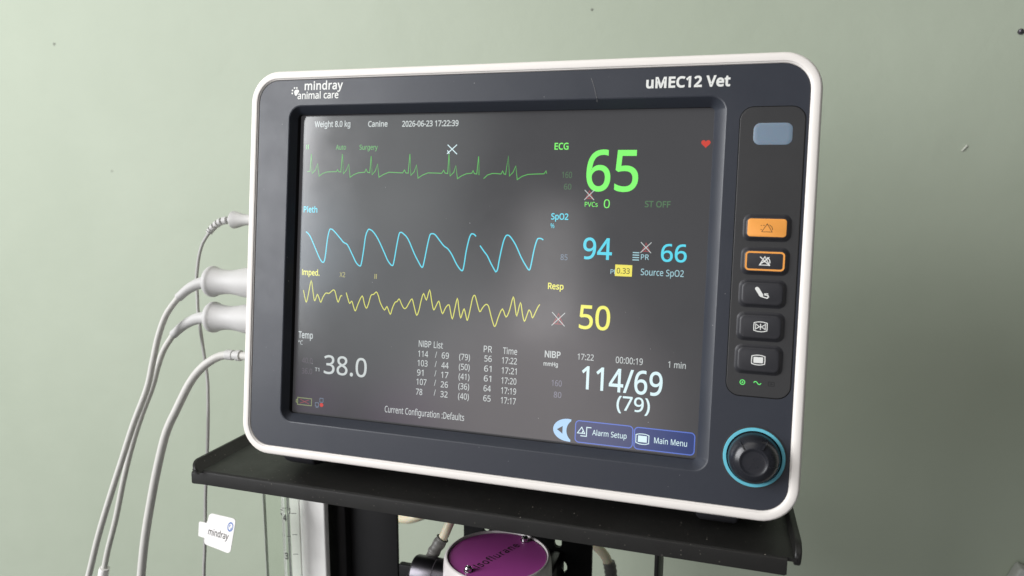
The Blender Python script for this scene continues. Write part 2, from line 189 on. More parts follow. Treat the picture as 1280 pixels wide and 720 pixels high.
    'D': (585, [[(536,292),(535,255),(531,220),(524,188),(514,158),(501,131),(474,91),(439,58),(399,33),(371,21),(341,12),(309,5),(274,1),(237,0),(78,0),(78,573),(254,573),(288,571),(320,567),(350,561),(378,552),(404,540),(443,516),(476,484),(502,446),(514,420),(524,392),(531,361),(535,328)],[(460,289),(457,337),(449,379),(435,415),(416,444),(391,469),(361,487),(327,500),(287,508),(244,511),(150,511),(150,62),(228,62),(272,64),(311,71),(346,82),(377,98),(402,119),(423,144),(439,174),(451,208),(458,246)]]),
    'E': (446, [[(398,0),(78,0),(78,573),(398,573),(398,509),(150,509),(150,330),(383,330),(383,268),(150,268),(150,63),(398,63)]]),
    'F': (416, [[(150,0),(78,0),(78,573),(398,573),(398,509),(150,509),(150,306),(383,306),(383,243),(150,243)]]),
    'G': (583, [[(326,302),(524,302),(524,22),(493,12),(462,5),(431,-1),(398,-5),(362,-7),(323,-8),(289,-7),(256,-2),(226,5),(199,15),(173,28),(136,55),(105,89),(81,130),(69,157),(60,186),(54,218),(50,251),(49,286),(50,321),(55,354),(62,385),(71,415),(84,442),(111,482),(145,517),(186,544),(213,557),(243,567),(275,575),(309,579),(346,581),(377,580),(407,577),(437,572),(465,565),(491,557),(516,547),(489,484),(468,493),(445,501),(421,508),(395,513),(369,516),(342,517),(298,514),(259,505),(225,489),(195,468),(170,441),(150,409),(136,373),(127,332),(124,286),(127,243),(134,202),(146,166),(164,133),(187,106),(216,84),(251,68),(292,58),(340,55),(364,55),(385,56),(404,59),(421,61),(437,65),(452,68),(452,238),(326,238)]]),
    'H': (594, [[(516,0),(443,0),(443,267),(150,267),(150,0),(78,0),(78,573),(150,573),(150,330),(443,330),(443,573),(516,573)]]),
    'I': (170, [[(120,0),(50,0),(50,573),(120,573)]]),
    'L': (420, [[(78,0),(78,573),(150,573),(150,64),(400,64),(400,0)]]),
    'M': (727, [[(330,0),(142,502),(139,502),(140,490),(141,477),(142,461),(142,444),(143,426),(144,407),(144,387),(144,367),(144,347),(144,0),(78,0),(78,573),(184,573),(361,103),(364,103),(544,573),(650,573),(650,0),(578,0),(578,352),(578,371),(579,389),(579,408),(580,426),(580,443),(581,460),(582,475),(583,489),(584,501),(581,501),(390,0)]]),
    'N': (609, [[(532,0),(447,0),(141,476),(138,476),(139,462),(140,448),(141,432),(143,378),(144,359),(144,340),(144,320),(144,0),(78,0),(78,573),(161,573),(467,99),(470,99),(468,137),(466,193),(465,213),(464,232),(464,249),(464,573),(532,573)]]),
    'O': (626, [[(577,287),(576,244),(570,204),(561,166),(547,132),(531,101),(510,73),(486,49),(459,29),(428,13),(393,1),(355,-6),(314,-8),(271,-6),(232,1),(196,13),(165,29),(138,49),(114,73),(94,101),(78,132),(65,167),(56,204),(51,245),(49,288),(50,322),(54,355),(59,386),(67,415),(78,442),(100,482),(130,517),(166,545),(190,558),(218,568),(247,575),(280,580),(314,581),(369,577),(417,565),(459,545),(495,517),(524,483),(547,442),(558,415),(567,386),(573,355),(576,322)],[(125,287),(127,241),(134,200),(145,163),(161,131),(182,104),(207,83),(238,67),(273,58),(314,55),(354,58),(390,67),(420,83),(445,104),(465,131),(481,163),(492,200),(499,241),(501,287),(499,329),(494,366),(485,400),(472,430),(456,457),(436,479),(412,496),(384,508),(351,516),(314,518),(274,515),(238,506),(207,490),(182,469),(161,443),(145,411),(134,374),(127,333)]]),
    'P': (485, [[(229,573),(272,571),(309,566),(342,557),(370,544),(393,528),(421,495),(439,454),(444,404),(443,381),(439,358),(433,336),(423,316),(411,296),(395,278),(375,262),(351,249),(324,238),(292,230),(256,225),(216,223),(150,223),(150,0),(78,0),(78,573)],[(223,511),(150,511),(150,285),(208,285),(242,286),(272,290),(298,296),(320,306),(338,318),(352,334),(362,352),(368,375),(370,401),(366,435),(354,462),(334,484),(306,499),(269,508)]]),
    'R': (498, [[(236,573),(281,571),(320,565),(353,555),(381,540),(404,522),(422,500),(434,474),(442,444),(444,410),(442,381),(437,356),(427,334),(415,315),(401,298),(385,285),(367,274),(349,264),(330,257),(487,0),(403,0),(264,237),(150,237),(150,0),(78,0),(78,573)],[(232,510),(150,510),(150,298),(236,298),(278,301),(312,310),(338,325),(355,347),(366,374),(370,407),(368,430),(363,450),(355,467),(343,480),(328,491),(310,500),(287,505),(261,509)]]),
    'S': (440, [[(403,153),(400,121),(392,92),(378,66),(359,44),(335,26),(307,11),(274,1),(238,-6),(198,-8),(177,-8),(157,-7),(137,-5),(118,-2),(100,1),(83,4),(68,9),(54,14),(41,19),(41,88),(62,80),(86,72),(113,65),(142,59),(171,56),(201,55),(228,56),(252,60),(273,66),(290,74),(305,85),(316,98),(324,113),(329,129),(330,147),(329,164),(325,180),(318,194),(308,207),(295,218),(277,230),(255,241),(228,252),(196,265),(172,274),(151,284),(131,294),(114,305),(98,317),(85,330),(74,344),(65,359),(57,375),(52,393),(49,413),(48,435),(51,464),(58,490),(71,513),(89,533),(110,550),(136,563),(165,573),(197,579),(231,581),(262,580),(290,577),(318,572),(343,565),(367,558),(389,549),(366,487),(346,495),(325,502),(302,508),(278,513),(254,516),(229,517),(207,516),(187,513),(169,507),(155,499),(142,489),(133,478),(126,464),(122,450),(121,434),(122,416),(126,400),(133,386),(143,373),(156,362),(172,351),(193,341),(217,330),(246,318),(278,306),(307,293),(332,279),(353,264),(371,247),(385,228),(395,206),(401,181)]]),
    'T': (446, [[(259,0),(187,0),(187,509),(8,509),(8,573),(437,573),(437,509),(259,509)]]),
    'V': (481, [[(481,573),(277,0),(204,0),(0,573),(75,573),(204,205),(210,190),(215,175),(220,160),(224,146),(228,132),(231,119),(235,106),(238,93),(241,80),(243,93),(246,106),(250,119),(253,133),(257,147),(262,161),(267,176),(271,191),(277,207),(405,573)]]),
    'W': (745, [[(735,573),(583,0),(510,0),(399,375),(389,410),(386,421),(383,433),(380,443),(373,471),(370,488),(367,471),(365,463),(363,454),(361,443),(352,409),(349,397),(346,385),(342,373),(234,0),(161,0),(10,573),(85,573),(174,223),(177,211),(180,199),(183,186),(190,151),(193,140),(195,129),(196,118),(201,87),(206,119),(209,131),(211,142),(213,154),(216,166),(219,179),(222,191),(232,227),(333,573),(407,573),(512,225),(516,212),(520,200),(523,187),(526,175),(529,163),(532,151),(534,139),(536,128),(538,117),(544,87),(545,100),(548,114),(550,129),(553,144),(556,159),(560,175),(564,191),(568,207),(572,224),(660,573)]]),
    'X': (470, [[(467,0),(385,0),(233,249),(79,0),(3,0),(193,298),(15,573),(95,573),(236,348),(377,573),(453,573),(276,300)]]),
    'a': (450, [[(231,437),(279,433),(318,422),(347,403),(368,375),(381,338),(385,293),(385,0),(334,0),(320,61),(317,61),(304,46),(292,33),(279,22),(265,13),(250,5),(234,-1),(216,-5),(195,-7),(172,-8),(148,-7),(124,-2),(103,6),(84,16),(68,30),(55,48),(45,68),(39,92),(37,119),(43,159),(59,192),(87,219),(110,231),(137,241),(168,249),(203,254),(243,257),(316,259),(316,285),(313,317),(306,342),(293,359),(275,371),(253,378),(227,380),(205,379),(183,376),(163,370),(143,363),(124,355),(106,347),(84,400),(104,410),(126,419),(151,426),(177,432),(204,436)],[(252,208),(204,203),(167,195),(141,182),(124,165),(113,144),(110,119),(112,97),(120,79),(132,66),(148,56),(167,51),(188,49),(223,52),(253,62),(279,79),(299,103),(311,134),(315,172),(315,210)]]),
    'b': (493, [[(139,461),(139,443),(138,426),(138,410),(137,396),(136,383),(135,373),(139,373),(153,390),(169,405),(189,419),(213,429),(240,435),(272,437),(322,431),(365,412),(401,381),(418,357),(432,328),(441,295),(447,257),(449,215),(447,168),(439,127),(427,91),(410,61),(390,36),(365,17),(337,3),(306,-5),(272,-8),(240,-6),(213,0),(189,10),(169,24),(153,38),(139,55),(133,55),(119,0),(68,0),(68,609),(139,609)],[(260,379),(231,377),(207,371),(188,361),(172,348),(159,330),(150,308),(144,282),(140,252),(139,217),(139,214),(142,165),(150,125),(165,93),(187,69),(219,55),(261,51),(297,55),(325,69),(348,93),(363,126),(373,166),(376,216),(373,265),(363,306),(348,338),(325,360),(296,374)]]),
    'c': (385, [[(241,-8),(204,-5),(170,2),(139,15),(112,34),(88,58),(69,87),(55,123),(47,165),(44,213),(47,262),(56,305),(71,342),(90,372),(114,396),(142,415),(174,428),(208,435),(245,438),(267,437),(288,435),(309,431),(328,426),(344,421),(358,415),(337,356),(323,361),(308,365),(292,370),(275,373),(259,375),(244,376),(217,374),(193,368),(172,358),(155,343),(141,325),(131,303),(123,277),(119,247),(117,213),(119,181),(123,152),(131,126),(141,104),(155,86),(172,71),(191,61),(214,55),(240,53),(262,54),(283,56),(302,60),(319,65),(336,71),(351,78),(351,15),(336,8),(320,3),(304,-2),(285,-5),(264,-7)]]),
    'd': (493, [[(221,-8),(171,-2),(128,17),(92,48),(75,72),(61,101),(52,134),(46,172),(44,214),(46,256),(52,294),(62,327),(75,357),(93,381),(128,413),(171,432),(221,438),(243,437),(262,434),(280,429),(296,423),(310,416),(323,407),(335,397),(345,386),(354,374),(359,374),(356,405),(355,418),(355,429),(354,438),(354,609),(425,609),(425,0),(368,0),(358,58),(354,58),(345,46),(335,35),(323,24),(310,15),(296,7),(279,1),(262,-4),(242,-7)],[(232,51),(273,55),(305,67),(328,88),(343,117),(352,154),(355,200),(355,213),(352,263),(343,304),(329,336),(306,360),(274,375),(231,379),(196,374),(168,359),(146,334),(130,300),(120,260),(117,213),(120,165),(130,125),(146,93),(168,69),(197,55)]]),
    'e': (452, [[(234,438),(269,435),(301,427),(329,414),(354,396),(374,373),(390,346),(402,315),(409,281),(411,244),(411,201),(117,201),(122,157),(134,119),(154,90),(181,69),(215,56),(254,52),(280,53),(305,56),(327,60),(348,66),(370,73),(392,82),(392,20),(370,11),(349,4),(327,-1),(304,-5),(279,-7),(251,-8),(212,-5),(176,3),(143,17),(114,36),(90,61),(70,91),(56,126),(47,167),(44,212),(47,257),(55,297),(68,333),(86,364),(108,390),(134,411),(164,426),(198,435)],[(233,380),(202,377),(175,366),(154,348),(137,323),(125,293),(119,257),(338,257),(336,281),(333,302),(326,322),(318,338),(306,353),(292,364),(276,373),(256,378)]]),
    'f': (276, [[(266,375),(158,375),(158,0),(87,0),(87,375),(12,375),(12,408),(87,432),(87,457),(89,492),(95,522),(104,547),(116,568),(132,585),(152,597),(174,606),(199,612),(227,613),(244,613),(259,612),(274,609),(287,606),(300,603),(310,599),(292,544),(283,546),(273,549),(262,552),(251,554),(239,555),(228,556),(206,553),(189,545),(175,532),(166,513),(160,489),(158,458),(158,430),(266,430)]]),
    'g': (493, [[(221,438),(248,436),(273,431),(297,422),(319,409),(338,393),(355,373),(359,373),(369,430),(425,430),(425,-7),(423,-46),(416,-80),(404,-109),(388,-135),(367,-155),(341,-172),(310,-183),(274,-190),(233,-192),(202,-192),(174,-189),(147,-186),(122,-180),(99,-174),(78,-165),(78,-100),(99,-110),(123,-118),(149,-125),(177,-130),(206,-133),(237,-134),(271,-130),(300,-119),(324,-101),(341,-77),(352,-48),(355,-13),(355,4),(355,11),(356,21),(356,32),(357,43),(357,51),(358,57),(354,57),(338,37),(320,21),(299,8),(275,-1),(250,-6),(221,-8),(170,-2),(126,18),(91,51),(74,76),(61,105),(52,138),(46,174),(44,214),(46,253),(52,289),(61,322),(74,351),(91,377),(126,411),(169,431)],[(230,379),(207,376),(187,370),(169,359),(153,344),(140,326),(130,303),(123,277),(119,247),(117,213),(120,165),(130,124),(146,92),(169,68),(197,54),(232,50),(253,51),(271,53),(288,58),(303,65),(315,74),(326,85),(336,98),(343,113),(349,131),(353,151),(355,173),(356,197),(356,214),(355,251),(350,282),(343,309),(332,331),(319,348),(302,362),(281,371),(257,377)]]),
    'h': (495, [[(139,431),(139,420),(138,410),(138,399),(137,389),(136,379),(135,370),(140,370),(149,385),(161,397),(174,407),(188,416),(204,424),(221,429),(238,434),(255,436),(273,437),(306,435),(335,430),(360,421),(382,408),(399,391),(413,370),(423,344),(429,314),(431,280),(431,0),(361,0),(361,275),(358,307),(351,333),(338,353),(319,367),(295,376),(265,379),(235,377),(210,370),(189,360),(173,347),(160,329),(150,308),(144,283),(140,254),(139,222),(139,0),(68,0),(68,609),(139,609)]]),
    'i': (207, [[(139,430),(139,0),(68,0),(68,430)],[(104,591),(115,590),(124,586),(133,580),(140,572),(144,560),(145,546),(144,532),(140,521),(133,512),(124,506),(115,502),(104,501),(93,502),(83,506),(75,512),(68,521),(64,532),(63,546),(64,560),(68,572),(75,580),(83,586),(93,590)]]),
    'k': (428, [[(138,291),(138,282),(137,270),(137,257),(135,221),(138,221),(142,226),(146,232),(152,240),(172,264),(178,272),(184,279),(189,285),(326,430),(409,430),(235,246),(421,0),(336,0),(187,200),(138,158),(138,0),(68,0),(68,609),(138,609)]]),
    'l': (207, [[(139,0),(68,0),(68,609),(139,609)]]),
    'm': (749, [[(540,438),(584,434),(621,421),(649,401),(669,371),(681,330),(685,280),(685,0),(615,0),(615,277),(613,308),(606,333),(594,353),(577,367),(555,376),(528,379),(490,374),(460,362),(438,342),(423,315),(414,280),(411,237),(411,0),(342,0),(342,277),(341,298),(337,317),(332,333),(325,347),(315,359),(303,367),(289,374),(272,377),(253,379),(227,377),(204,370),(185,360),(170,347),(158,329),(150,308),(144,283),(140,255),(139,223),(139,0),(68,0),(68,430),(125,430),(136,371),(140,371),(149,385),(160,398),(173,409),(186,418),(201,425),(217,431),(233,435),(249,437),(266,438),(298,436),(325,430),(349,420),(369,406),(386,388),(398,366),(402,366),(418,388),(438,406),(461,420),(486,430),(512,436)]]),
    'n': (495, [[(275,438),(322,434),(361,421),(391,401),(413,371),(426,330),(431,280),(431,0),(361,0),(361,275),(358,307),(351,333),(338,353),(319,367),(295,376),(265,379),(222,374),(189,361),(166,338),(151,308),(142,269),(139,223),(139,0),(68,0),(68,430),(125,430),(136,371),(140,371),(150,385),(162,398),(175,409),(190,418),(206,425),(222,431),(239,435),(257,437)]]),
    'o': (485, [[(442,216),(440,181),(436,150),(428,121),(417,95),(404,71),(388,51),(369,33),(348,18),(324,7),(299,-1),(271,-6),(241,-8),(214,-6),(188,-1),(163,7),(140,18),(119,33),(100,51),(84,71),(70,95),(59,121),(51,150),(46,181),(44,216),(47,261),(55,301),(68,336),(87,367),(110,392),(137,412),(169,426),(204,435),(244,438),(281,435),(316,426),(347,412),(374,392),(398,367),(417,336),(431,301),(439,261)],[(117,216),(119,184),(123,154),(130,128),(141,105),(155,86),(172,71),(192,59),(216,53),(243,51),(270,53),(294,59),(314,71),(331,86),(345,105),(356,128),(363,154),(367,184),(369,216),(367,248),(363,277),(355,303),(345,325),(331,344),(314,359),(294,370),(270,376),(242,379),(202,374),(171,359),(147,335),(130,303),(120,263)]]),
    'p': (493, [[(273,438),(322,432),(365,413),(401,383),(418,358),(432,329),(441,296),(447,258),(449,216),(447,170),(439,129),(427,93),(410,62),(390,37),(365,17),(337,3),(306,-5),(272,-8),(251,-7),(231,-4),(213,1),(197,7),(182,15),(170,24),(158,33),(148,44),(139,55),(134,55),(135,45),(136,33),(137,20),(138,7),(139,-5),(139,-16),(139,-192),(68,-192),(68,430),(126,430),(136,371),(139,371),(148,383),(158,394),(170,405),(182,414),(197,422),(213,429),(231,434),(251,437)],[(260,379),(233,377),(210,371),(190,362),(174,349),(161,333),(152,313),(145,289),(141,261),(139,229),(139,216),(140,182),(144,152),(150,126),(159,103),(172,85),(188,70),(208,59),(233,53),(261,51),(286,53),(308,60),(326,72),(341,88),(354,108),(364,131),(371,157),(375,186),(376,217),(373,262),(363,302),(348,334),(325,359),(296,374)]]),
    'r': (331, [[(269,438),(277,438),(286,437),(295,437),(304,436),(312,435),(319,433),(310,368),(303,370),(296,371),(287,372),(279,373),(271,374),(264,374),(248,373),(232,369),(217,363),(202,355),(189,346),(176,334),(166,321),(156,305),(149,289),(143,270),(140,251),(139,229),(139,0),(68,0),(68,430),(126,430),(134,351),(137,351),(147,367),(158,381),(170,395),(183,407),(198,418),(214,426),(231,433),(249,437)]]),
    's': (384, [[(348,119),(346,92),(339,69),(327,49),(311,32),(292,18),(268,6),(241,-2),(210,-6),(176,-8),(148,-7),(122,-5),(99,-1),(78,5),(59,11),(42,19),(42,83),(60,75),(81,67),(104,60),(128,54),(153,50),(178,49),(211,51),(236,57),(256,66),(269,79),(277,94),(280,112),(279,123),(276,132),(271,141),(264,150),(253,158),(239,167),(222,176),(200,185),(174,196),(148,206),(124,217),(103,228),(84,239),(69,252),(57,266),(48,283),(43,302),(41,324),(46,358),(61,386),(85,408),(118,425),(157,435),(202,438),(228,437),(252,434),(275,430),(298,424),(319,417),(339,409),(315,353),(297,360),(278,366),(258,372),(238,377),(218,379),(197,380),(171,379),(149,374),(131,366),(118,356),(111,343),(108,328),(109,317),(113,307),(119,298),(127,290),(139,282),(154,274),(172,266),(193,256),(219,246),(245,236),(268,226),(289,215),(306,203),(321,191),(333,176),(341,159),(346,140)]]),
    't': (289, [[(212,50),(222,50),(233,51),(245,53),(255,54),(264,56),(272,59),(272,5),(263,1),(253,-2),(240,-4),(226,-6),(213,-8),(200,-8),(178,-7),(157,-3),(138,4),(120,13),(104,27),(91,44),(82,66),(76,93),(74,125),(74,375),(13,375),(13,409),(75,437),(103,528),(144,528),(144,430),(269,430),(269,375),(144,375),(144,127),(146,103),(153,83),(163,69),(177,58),(193,52)]]),
    'u': (495, [[(427,430),(427,0),(370,0),(359,57),(356,57),(346,43),(334,31),(321,20),(306,11),(290,4),(273,-1),(256,-5),(238,-7),(220,-8),(187,-6),(159,-1),(134,8),(112,21),(95,38),(81,59),(71,85),(65,114),(63,148),(63,430),(135,430),(135,153),(137,122),(145,96),(158,76),(176,62),(200,53),(230,51),(260,53),(285,59),(306,69),(323,82),(336,100),(345,121),(352,146),(356,175),(357,206),(357,430)]]),
    'v': (407, [[(163,0),(0,430),(75,430),(167,176),(171,164),(176,151),(180,137),(185,123),(189,109),(193,96),(197,83),(199,72),(201,63),(204,63),(207,72),(210,84),(214,96),(218,110),(222,124),(227,138),(232,152),(237,165),(241,176),(332,430),(407,430),(244,0)]]),
    'y': (409, [[(1,430),(76,430),(169,185),(174,171),(179,157),(184,144),(188,130),(193,117),(196,105),(200,92),(203,80),(205,68),(209,68),(212,83),(217,100),(224,121),(231,142),(238,164),(245,186),(333,430),(409,430),(224,-59),(213,-85),(201,-108),(188,-130),(173,-148),(157,-164),(138,-176),(117,-185),(94,-191),(67,-192),(55,-192),(44,-192),(34,-190),(25,-189),(16,-188),(9,-186),(9,-130),(15,-131),(22,-132),(30,-133),(38,-134),(47,-135),(56,-135),(72,-134),(86,-131),(99,-126),(110,-118),(121,-110),(130,-99),(138,-87),(145,-73),(152,-59),(174,-2)]]),
    '°': (343, [[(172,334),(147,336),(125,341),(105,350),(87,362),(72,376),(60,393),(51,413),(46,434),(44,457),(46,481),(51,502),(60,522),(72,539),(86,553),(104,565),(124,574),(147,579),(172,581),(196,579),(218,574),(238,565),(256,553),(271,539),(283,522),(292,502),(297,481),(299,457),(297,434),(292,413),(283,393),(271,376),(256,362),(238,350),(218,341),(196,336)],[(172,382),(196,384),(215,391),(229,403),(239,418),(245,436),(247,457),(245,479),(239,498),(228,513),(214,525),(195,532),(172,534),(149,532),(129,525),(115,513),(104,498),(98,479),(96,457),(98,436),(104,418),(115,403),(129,391),(149,384)]]),
}
SPACE = 208

# ------------------------------------------------------------------ materials
def lin(c):
    return tuple(((v / 255) / 12.92 if v / 255 <= 0.04045 else ((v / 255 + 0.055) / 1.055) ** 2.4) for v in c)

def material(name, color, rough=0.5, spec=0.5, metal=0.0, emit=None, emit_strength=1.0, grain=0.0, grain_scale=400.0,
             bump=0.0, bump_scale=900.0, dust=0.0, dust_scale=260.0, dust_col=(0.45, 0.43, 0.40), transmission=0.0, ior=1.45,
             coat=0.0, sss=0.0, smudge=0.0):
    mt = bpy.data.materials.new(name)
    mt.use_nodes = True
    nt = mt.node_tree; N = nt.nodes; K = nt.links
    b = N['Principled BSDF']
    b.inputs['Base Color'].default_value = (*color, 1)
    b.inputs['Roughness'].default_value = rough
    b.inputs['Specular IOR Level'].default_value = spec
    b.inputs['Metallic'].default_value = metal
    b.inputs['IOR'].default_value = ior
    b.inputs['Transmission Weight'].default_value = transmission
    b.inputs['Coat Weight'].default_value = coat
    if sss:
        b.inputs['Subsurface Weight'].default_value = sss
        b.inputs['Subsurface Scale'].default_value = 0.002
    if emit:
        b.inputs['Emission Color'].default_value = (*emit, 1)
        b.inputs['Emission Strength'].default_value = emit_strength
    tc = N.new('ShaderNodeTexCoord')
    src = None
    if grain:
        n = N.new('ShaderNodeTexNoise'); n.inputs['Scale'].default_value = grain_scale; n.inputs['Detail'].default_value = 4
        K.new(tc.outputs['Object'], n.inputs['Vector'])
        mr = N.new('ShaderNodeMapRange'); mr.inputs['To Min'].default_value = 1 - grain; mr.inputs['To Max'].default_value = 1 + grain
        K.new(n.outputs['Fac'], mr.inputs['Value'])
        mx = N.new('ShaderNodeMix'); mx.data_type = 'RGBA'; mx.blend_type = 'MULTIPLY'; mx.inputs['Factor'].default_value = 1
        mx.inputs['A'].default_value = (*color, 1)
        K.new(mr.outputs['Result'], mx.inputs['B'])
        src = mx.outputs['Result']
    if dust:
        v = N.new('ShaderNodeTexVoronoi'); v.inputs['Scale'].default_value = dust_scale
        nz = N.new('ShaderNodeTexNoise'); nz.inputs['Scale'].default_value = 700
        av = N.new('ShaderNodeMixRGB'); av.inputs['Fac'].default_value = 0.0002
        K.new(tc.outputs['Object'], nz.inputs['Vector']); K.new(tc.outputs['Object'], av.inputs[1]); K.new(nz.outputs['Color'], av.inputs[2])
        K.new(av.outputs['Color'], v.inputs['Vector'])
        sep = N.new('ShaderNodeSeparateColor'); K.new(v.outputs['Color'], sep.inputs['Color'])
        rad = N.new('ShaderNodeMapRange'); rad.inputs['From Min'].default_value = 0.55; rad.inputs['From Max'].default_value = 1.0
        rad.inputs['To Min'].default_value = 0.0; rad.inputs['To Max'].default_value = 0.055 * dust
        K.new(sep.outputs['Red'], rad.inputs['Value'])
        lt = N.new('ShaderNodeMath'); lt.operation = 'LESS_THAN'
        K.new(v.outputs['Distance'], lt.inputs[0]); K.new(rad.outputs['Result'], lt.inputs[1])
        fa = N.new('ShaderNodeMath'); fa.operation = 'MULTIPLY'; K.new(lt.outputs[0], fa.inputs[0]); K.new(sep.outputs['Green'], fa.inputs[1])
        mx2 = N.new('ShaderNodeMix'); mx2.data_type = 'RGBA'
        mx2.inputs['A'].default_value = (*color, 1); mx2.inputs['B'].default_value = (*dust_col, 1)
        if src: K.new(src, mx2.inputs['A'])
        K.new(fa.outputs[0], mx2.inputs['Factor'])
        src = mx2.outputs['Result']
    if src: K.new(src, b.inputs['Base Color'])
    if smudge:
        n3 = N.new('ShaderNodeTexNoise'); n3.inputs['Scale'].default_value = 28; n3.inputs['Detail'].default_value = 6; n3.inputs['Roughness'].default_value = 0.65
        K.new(tc.outputs['Object'], n3.inputs['Vector'])
        m3 = N.new('ShaderNodeMapRange'); m3.inputs['From Min'].default_value = 0.3; m3.inputs['From Max'].default_value = 0.7
        m3.inputs['To Min'].default_value = max(0.02, rough - smudge); m3.inputs['To Max'].default_value = rough + smudge
        K.new(n3.outputs['Fac'], m3.inputs['Value']); K.new(m3.outputs['Result'], b.inputs['Roughness'])
    if bump:
        n2 = N.new('ShaderNodeTexNoise'); n2.inputs['Scale'].default_value = bump_scale; n2.inputs['Detail'].default_value = 3
        K.new(tc.outputs['Object'], n2.inputs['Vector'])
        bp = N.new('ShaderNodeBump'); bp.inputs['Strength'].default_value = bump; bp.inputs['Distance'].default_value = 0.0004
        K.new(n2.outputs['Fac'], bp.inputs['Height']); K.new(bp.outputs['Normal'], b.inputs['Normal'])
    return mt

M = {}
M['white_shell'] = material('white_shell', (0.83, 0.79, 0.745), 0.38, 0.5, grain=0.02, grain_scale=60, bump=0.05, smudge=0.08)
M['bezel'] = material('bezel', (0.027, 0.031, 0.042), 0.42, 0.55, grain=0.06, bump=0.10, bump_scale=2600, dust=1.1, dust_scale=170, dust_col=(0.26, 0.26, 0.26), smudge=0.06)
M['recess'] = material('recess', (0.012, 0.012, 0.013), 0.6, 0.3, grain=0.05)
M['panel'] = material('panel', (0.036, 0.036, 0.037), 0.42, 0.5, grain=0.05, bump=0.06, bump_scale=2200, dust=0.8, dust_scale=210, smudge=0.06)
M['seam'] = material('seam', (0.004, 0.004, 0.004), 0.7, 0.2, grain=0.05)
M['rubber'] = material('rubber', (0.026, 0.026, 0.030), 0.45, 0.5, grain=0.06, bump=0.06, bump_scale=2600, smudge=0.05)
M['knob'] = material('knob', (0.017, 0.018, 0.023), 0.29, 0.55, grain=0.08, bump=0.05, bump_scale=2400, dust=1.0, dust_scale=240, smudge=0.08)
M['lamp'] = material('lamp', (0.19, 0.25, 0.32), 0.30, 0.5, grain=0.05, grain_scale=90, sss=0.3, smudge=0.05)
M['orange'] = material('orange', (0.86, 0.36, 0.075), 0.42, 0.45, grain=0.03, bump=0.03)
M['black_ink'] = material('black_ink', (0.03, 0.025, 0.02), 0.6, 0.3, grain=0.05)
M['white_ink'] = material('white_ink', (0.74, 0.75, 0.72), 0.5, 0.4, grain=0.05, grain_scale=900)
M['cyan_ring'] = material('cyan_ring', (0.13, 0.50, 0.62), 0.38, 0.5, grain=0.03)
M['screen'] = material('screen', (0.034, 0.035, 0.036), 0.13, 0.75, emit=(0.96, 0.93, 1.0), emit_strength=0.036, dust=0.8, dust_scale=150,
                       dust_col=(0.5, 0.5, 0.5), smudge=0.03)
M['green_lamp'] = material('green_lamp', (0.02, 0.1, 0.03), 0.4, emit=lin((110, 240, 120)), emit_strength=0.9)
M['dead_ink'] = material('dead_ink', (0.02, 0.02, 0.021), 0.5, 0.4, grain=0.05)
def glow(name, rgb, k=1.0):
    M[name] = material('glow_' + name, (0.034, 0.035, 0.036), 0.13, 0.75, emit=lin(rgb), emit_strength=k)
glow('white', (196, 203, 202)); glow('white_dim', (200, 208, 208), 0.9); glow('ice', (214, 240, 244)); glow('faint', (112, 104, 114), 0.6)
glow('green', (128, 250, 108)); glow('green_dim', (112, 200, 112), 0.85); glow('green_faint', (88, 132, 90), 0.7); glow('trace_green', (96, 200, 92), 0.75)
glow('cyan', (84, 214, 236)); glow('cyan_dim', (170, 214, 224), 0.9); glow('cyan_faint', (126, 146, 168), 0.75)
glow('yellow', (240, 238, 96)); glow('yellow_dim', (196, 190, 112), 0.8); glow('trace_yellow', (226, 226, 92), 0.9)
glow('black', (20, 20, 8), 0.2); glow('yellow_box', (244, 232, 92), 0.95); glow('blue_dim', (138, 138, 156), 0.8)
glow('red', (222, 60, 40), 0.8); glow('red_dim', (184, 80, 84), 0.7); glow('button_blue', (0, 46, 122), 0.75); glow('button_slate', (24, 48, 110), 0.75)
glow('button_edge', (84, 116, 214), 0.9); glow('arrow_blue', (168, 208, 244), 1.0); glow('battery', (150, 164, 110), 0.75)
M['tray'] = material('tray', (0.0125, 0.0122, 0.0112), 0.46, 0.40, grain=0.25, grain_scale=120, bump=0.16, bump_scale=1500, dust=3.2, dust_scale=420,
                     dust_col=(0.24, 0.22, 0.19), smudge=0.08)
M['steel_black'] = material('steel_black', (0.008, 0.008, 0.0085), 0.5, 0.25, grain=0.15, grain_scale=80, bump=0.08, smudge=0.06)
M['cable'] = material('cable', (0.56, 0.55, 0.52), 0.5, 0.35, grain=0.03, grain_scale=150, smudge=0.05)
M['cable_grey'] = material('cable_grey', (0.42, 0.415, 0.40), 0.42, 0.45, grain=0.03, grain_scale=150)
M['plug'] = material('plug', (0.52, 0.515, 0.505), 0.5, 0.35, grain=0.02, grain_scale=80, smudge=0.06)
M['tag'] = material('tag', (0.88, 0.86, 0.845), 0.55, 0.3, grain=0.015, grain_scale=90)
M['tag_blue'] = material('tag_blue', (0.09, 0.19, 0.50), 0.5, 0.3, grain=0.05)
M['hose'] = material('hose', (0.70, 0.63, 0.46), 0.42, 0.5, grain=0.06, grain_scale=120, sss=0.25, smudge=0.06)
M['collar'] = material('collar', (0.13, 0.125, 0.115), 0.45, 0.5, grain=0.15, grain_scale=200)
M['purple'] = material('purple', (0.41, 0.072, 0.32), 0.36, 0.5, grain=0.04, grain_scale=90, bump=0.03, smudge=0.06)
M['vapour_body'] = material('vapour_body', (0.62, 0.58, 0.57), 0.32, 0.5, grain=0.03, grain_scale=90, smudge=0.06)
M['chrome'] = material('chrome', (0.62, 0.61, 0.62), 0.14, 0.5, metal=1.0, grain=0.06, grain_scale=200, smudge=0.06)
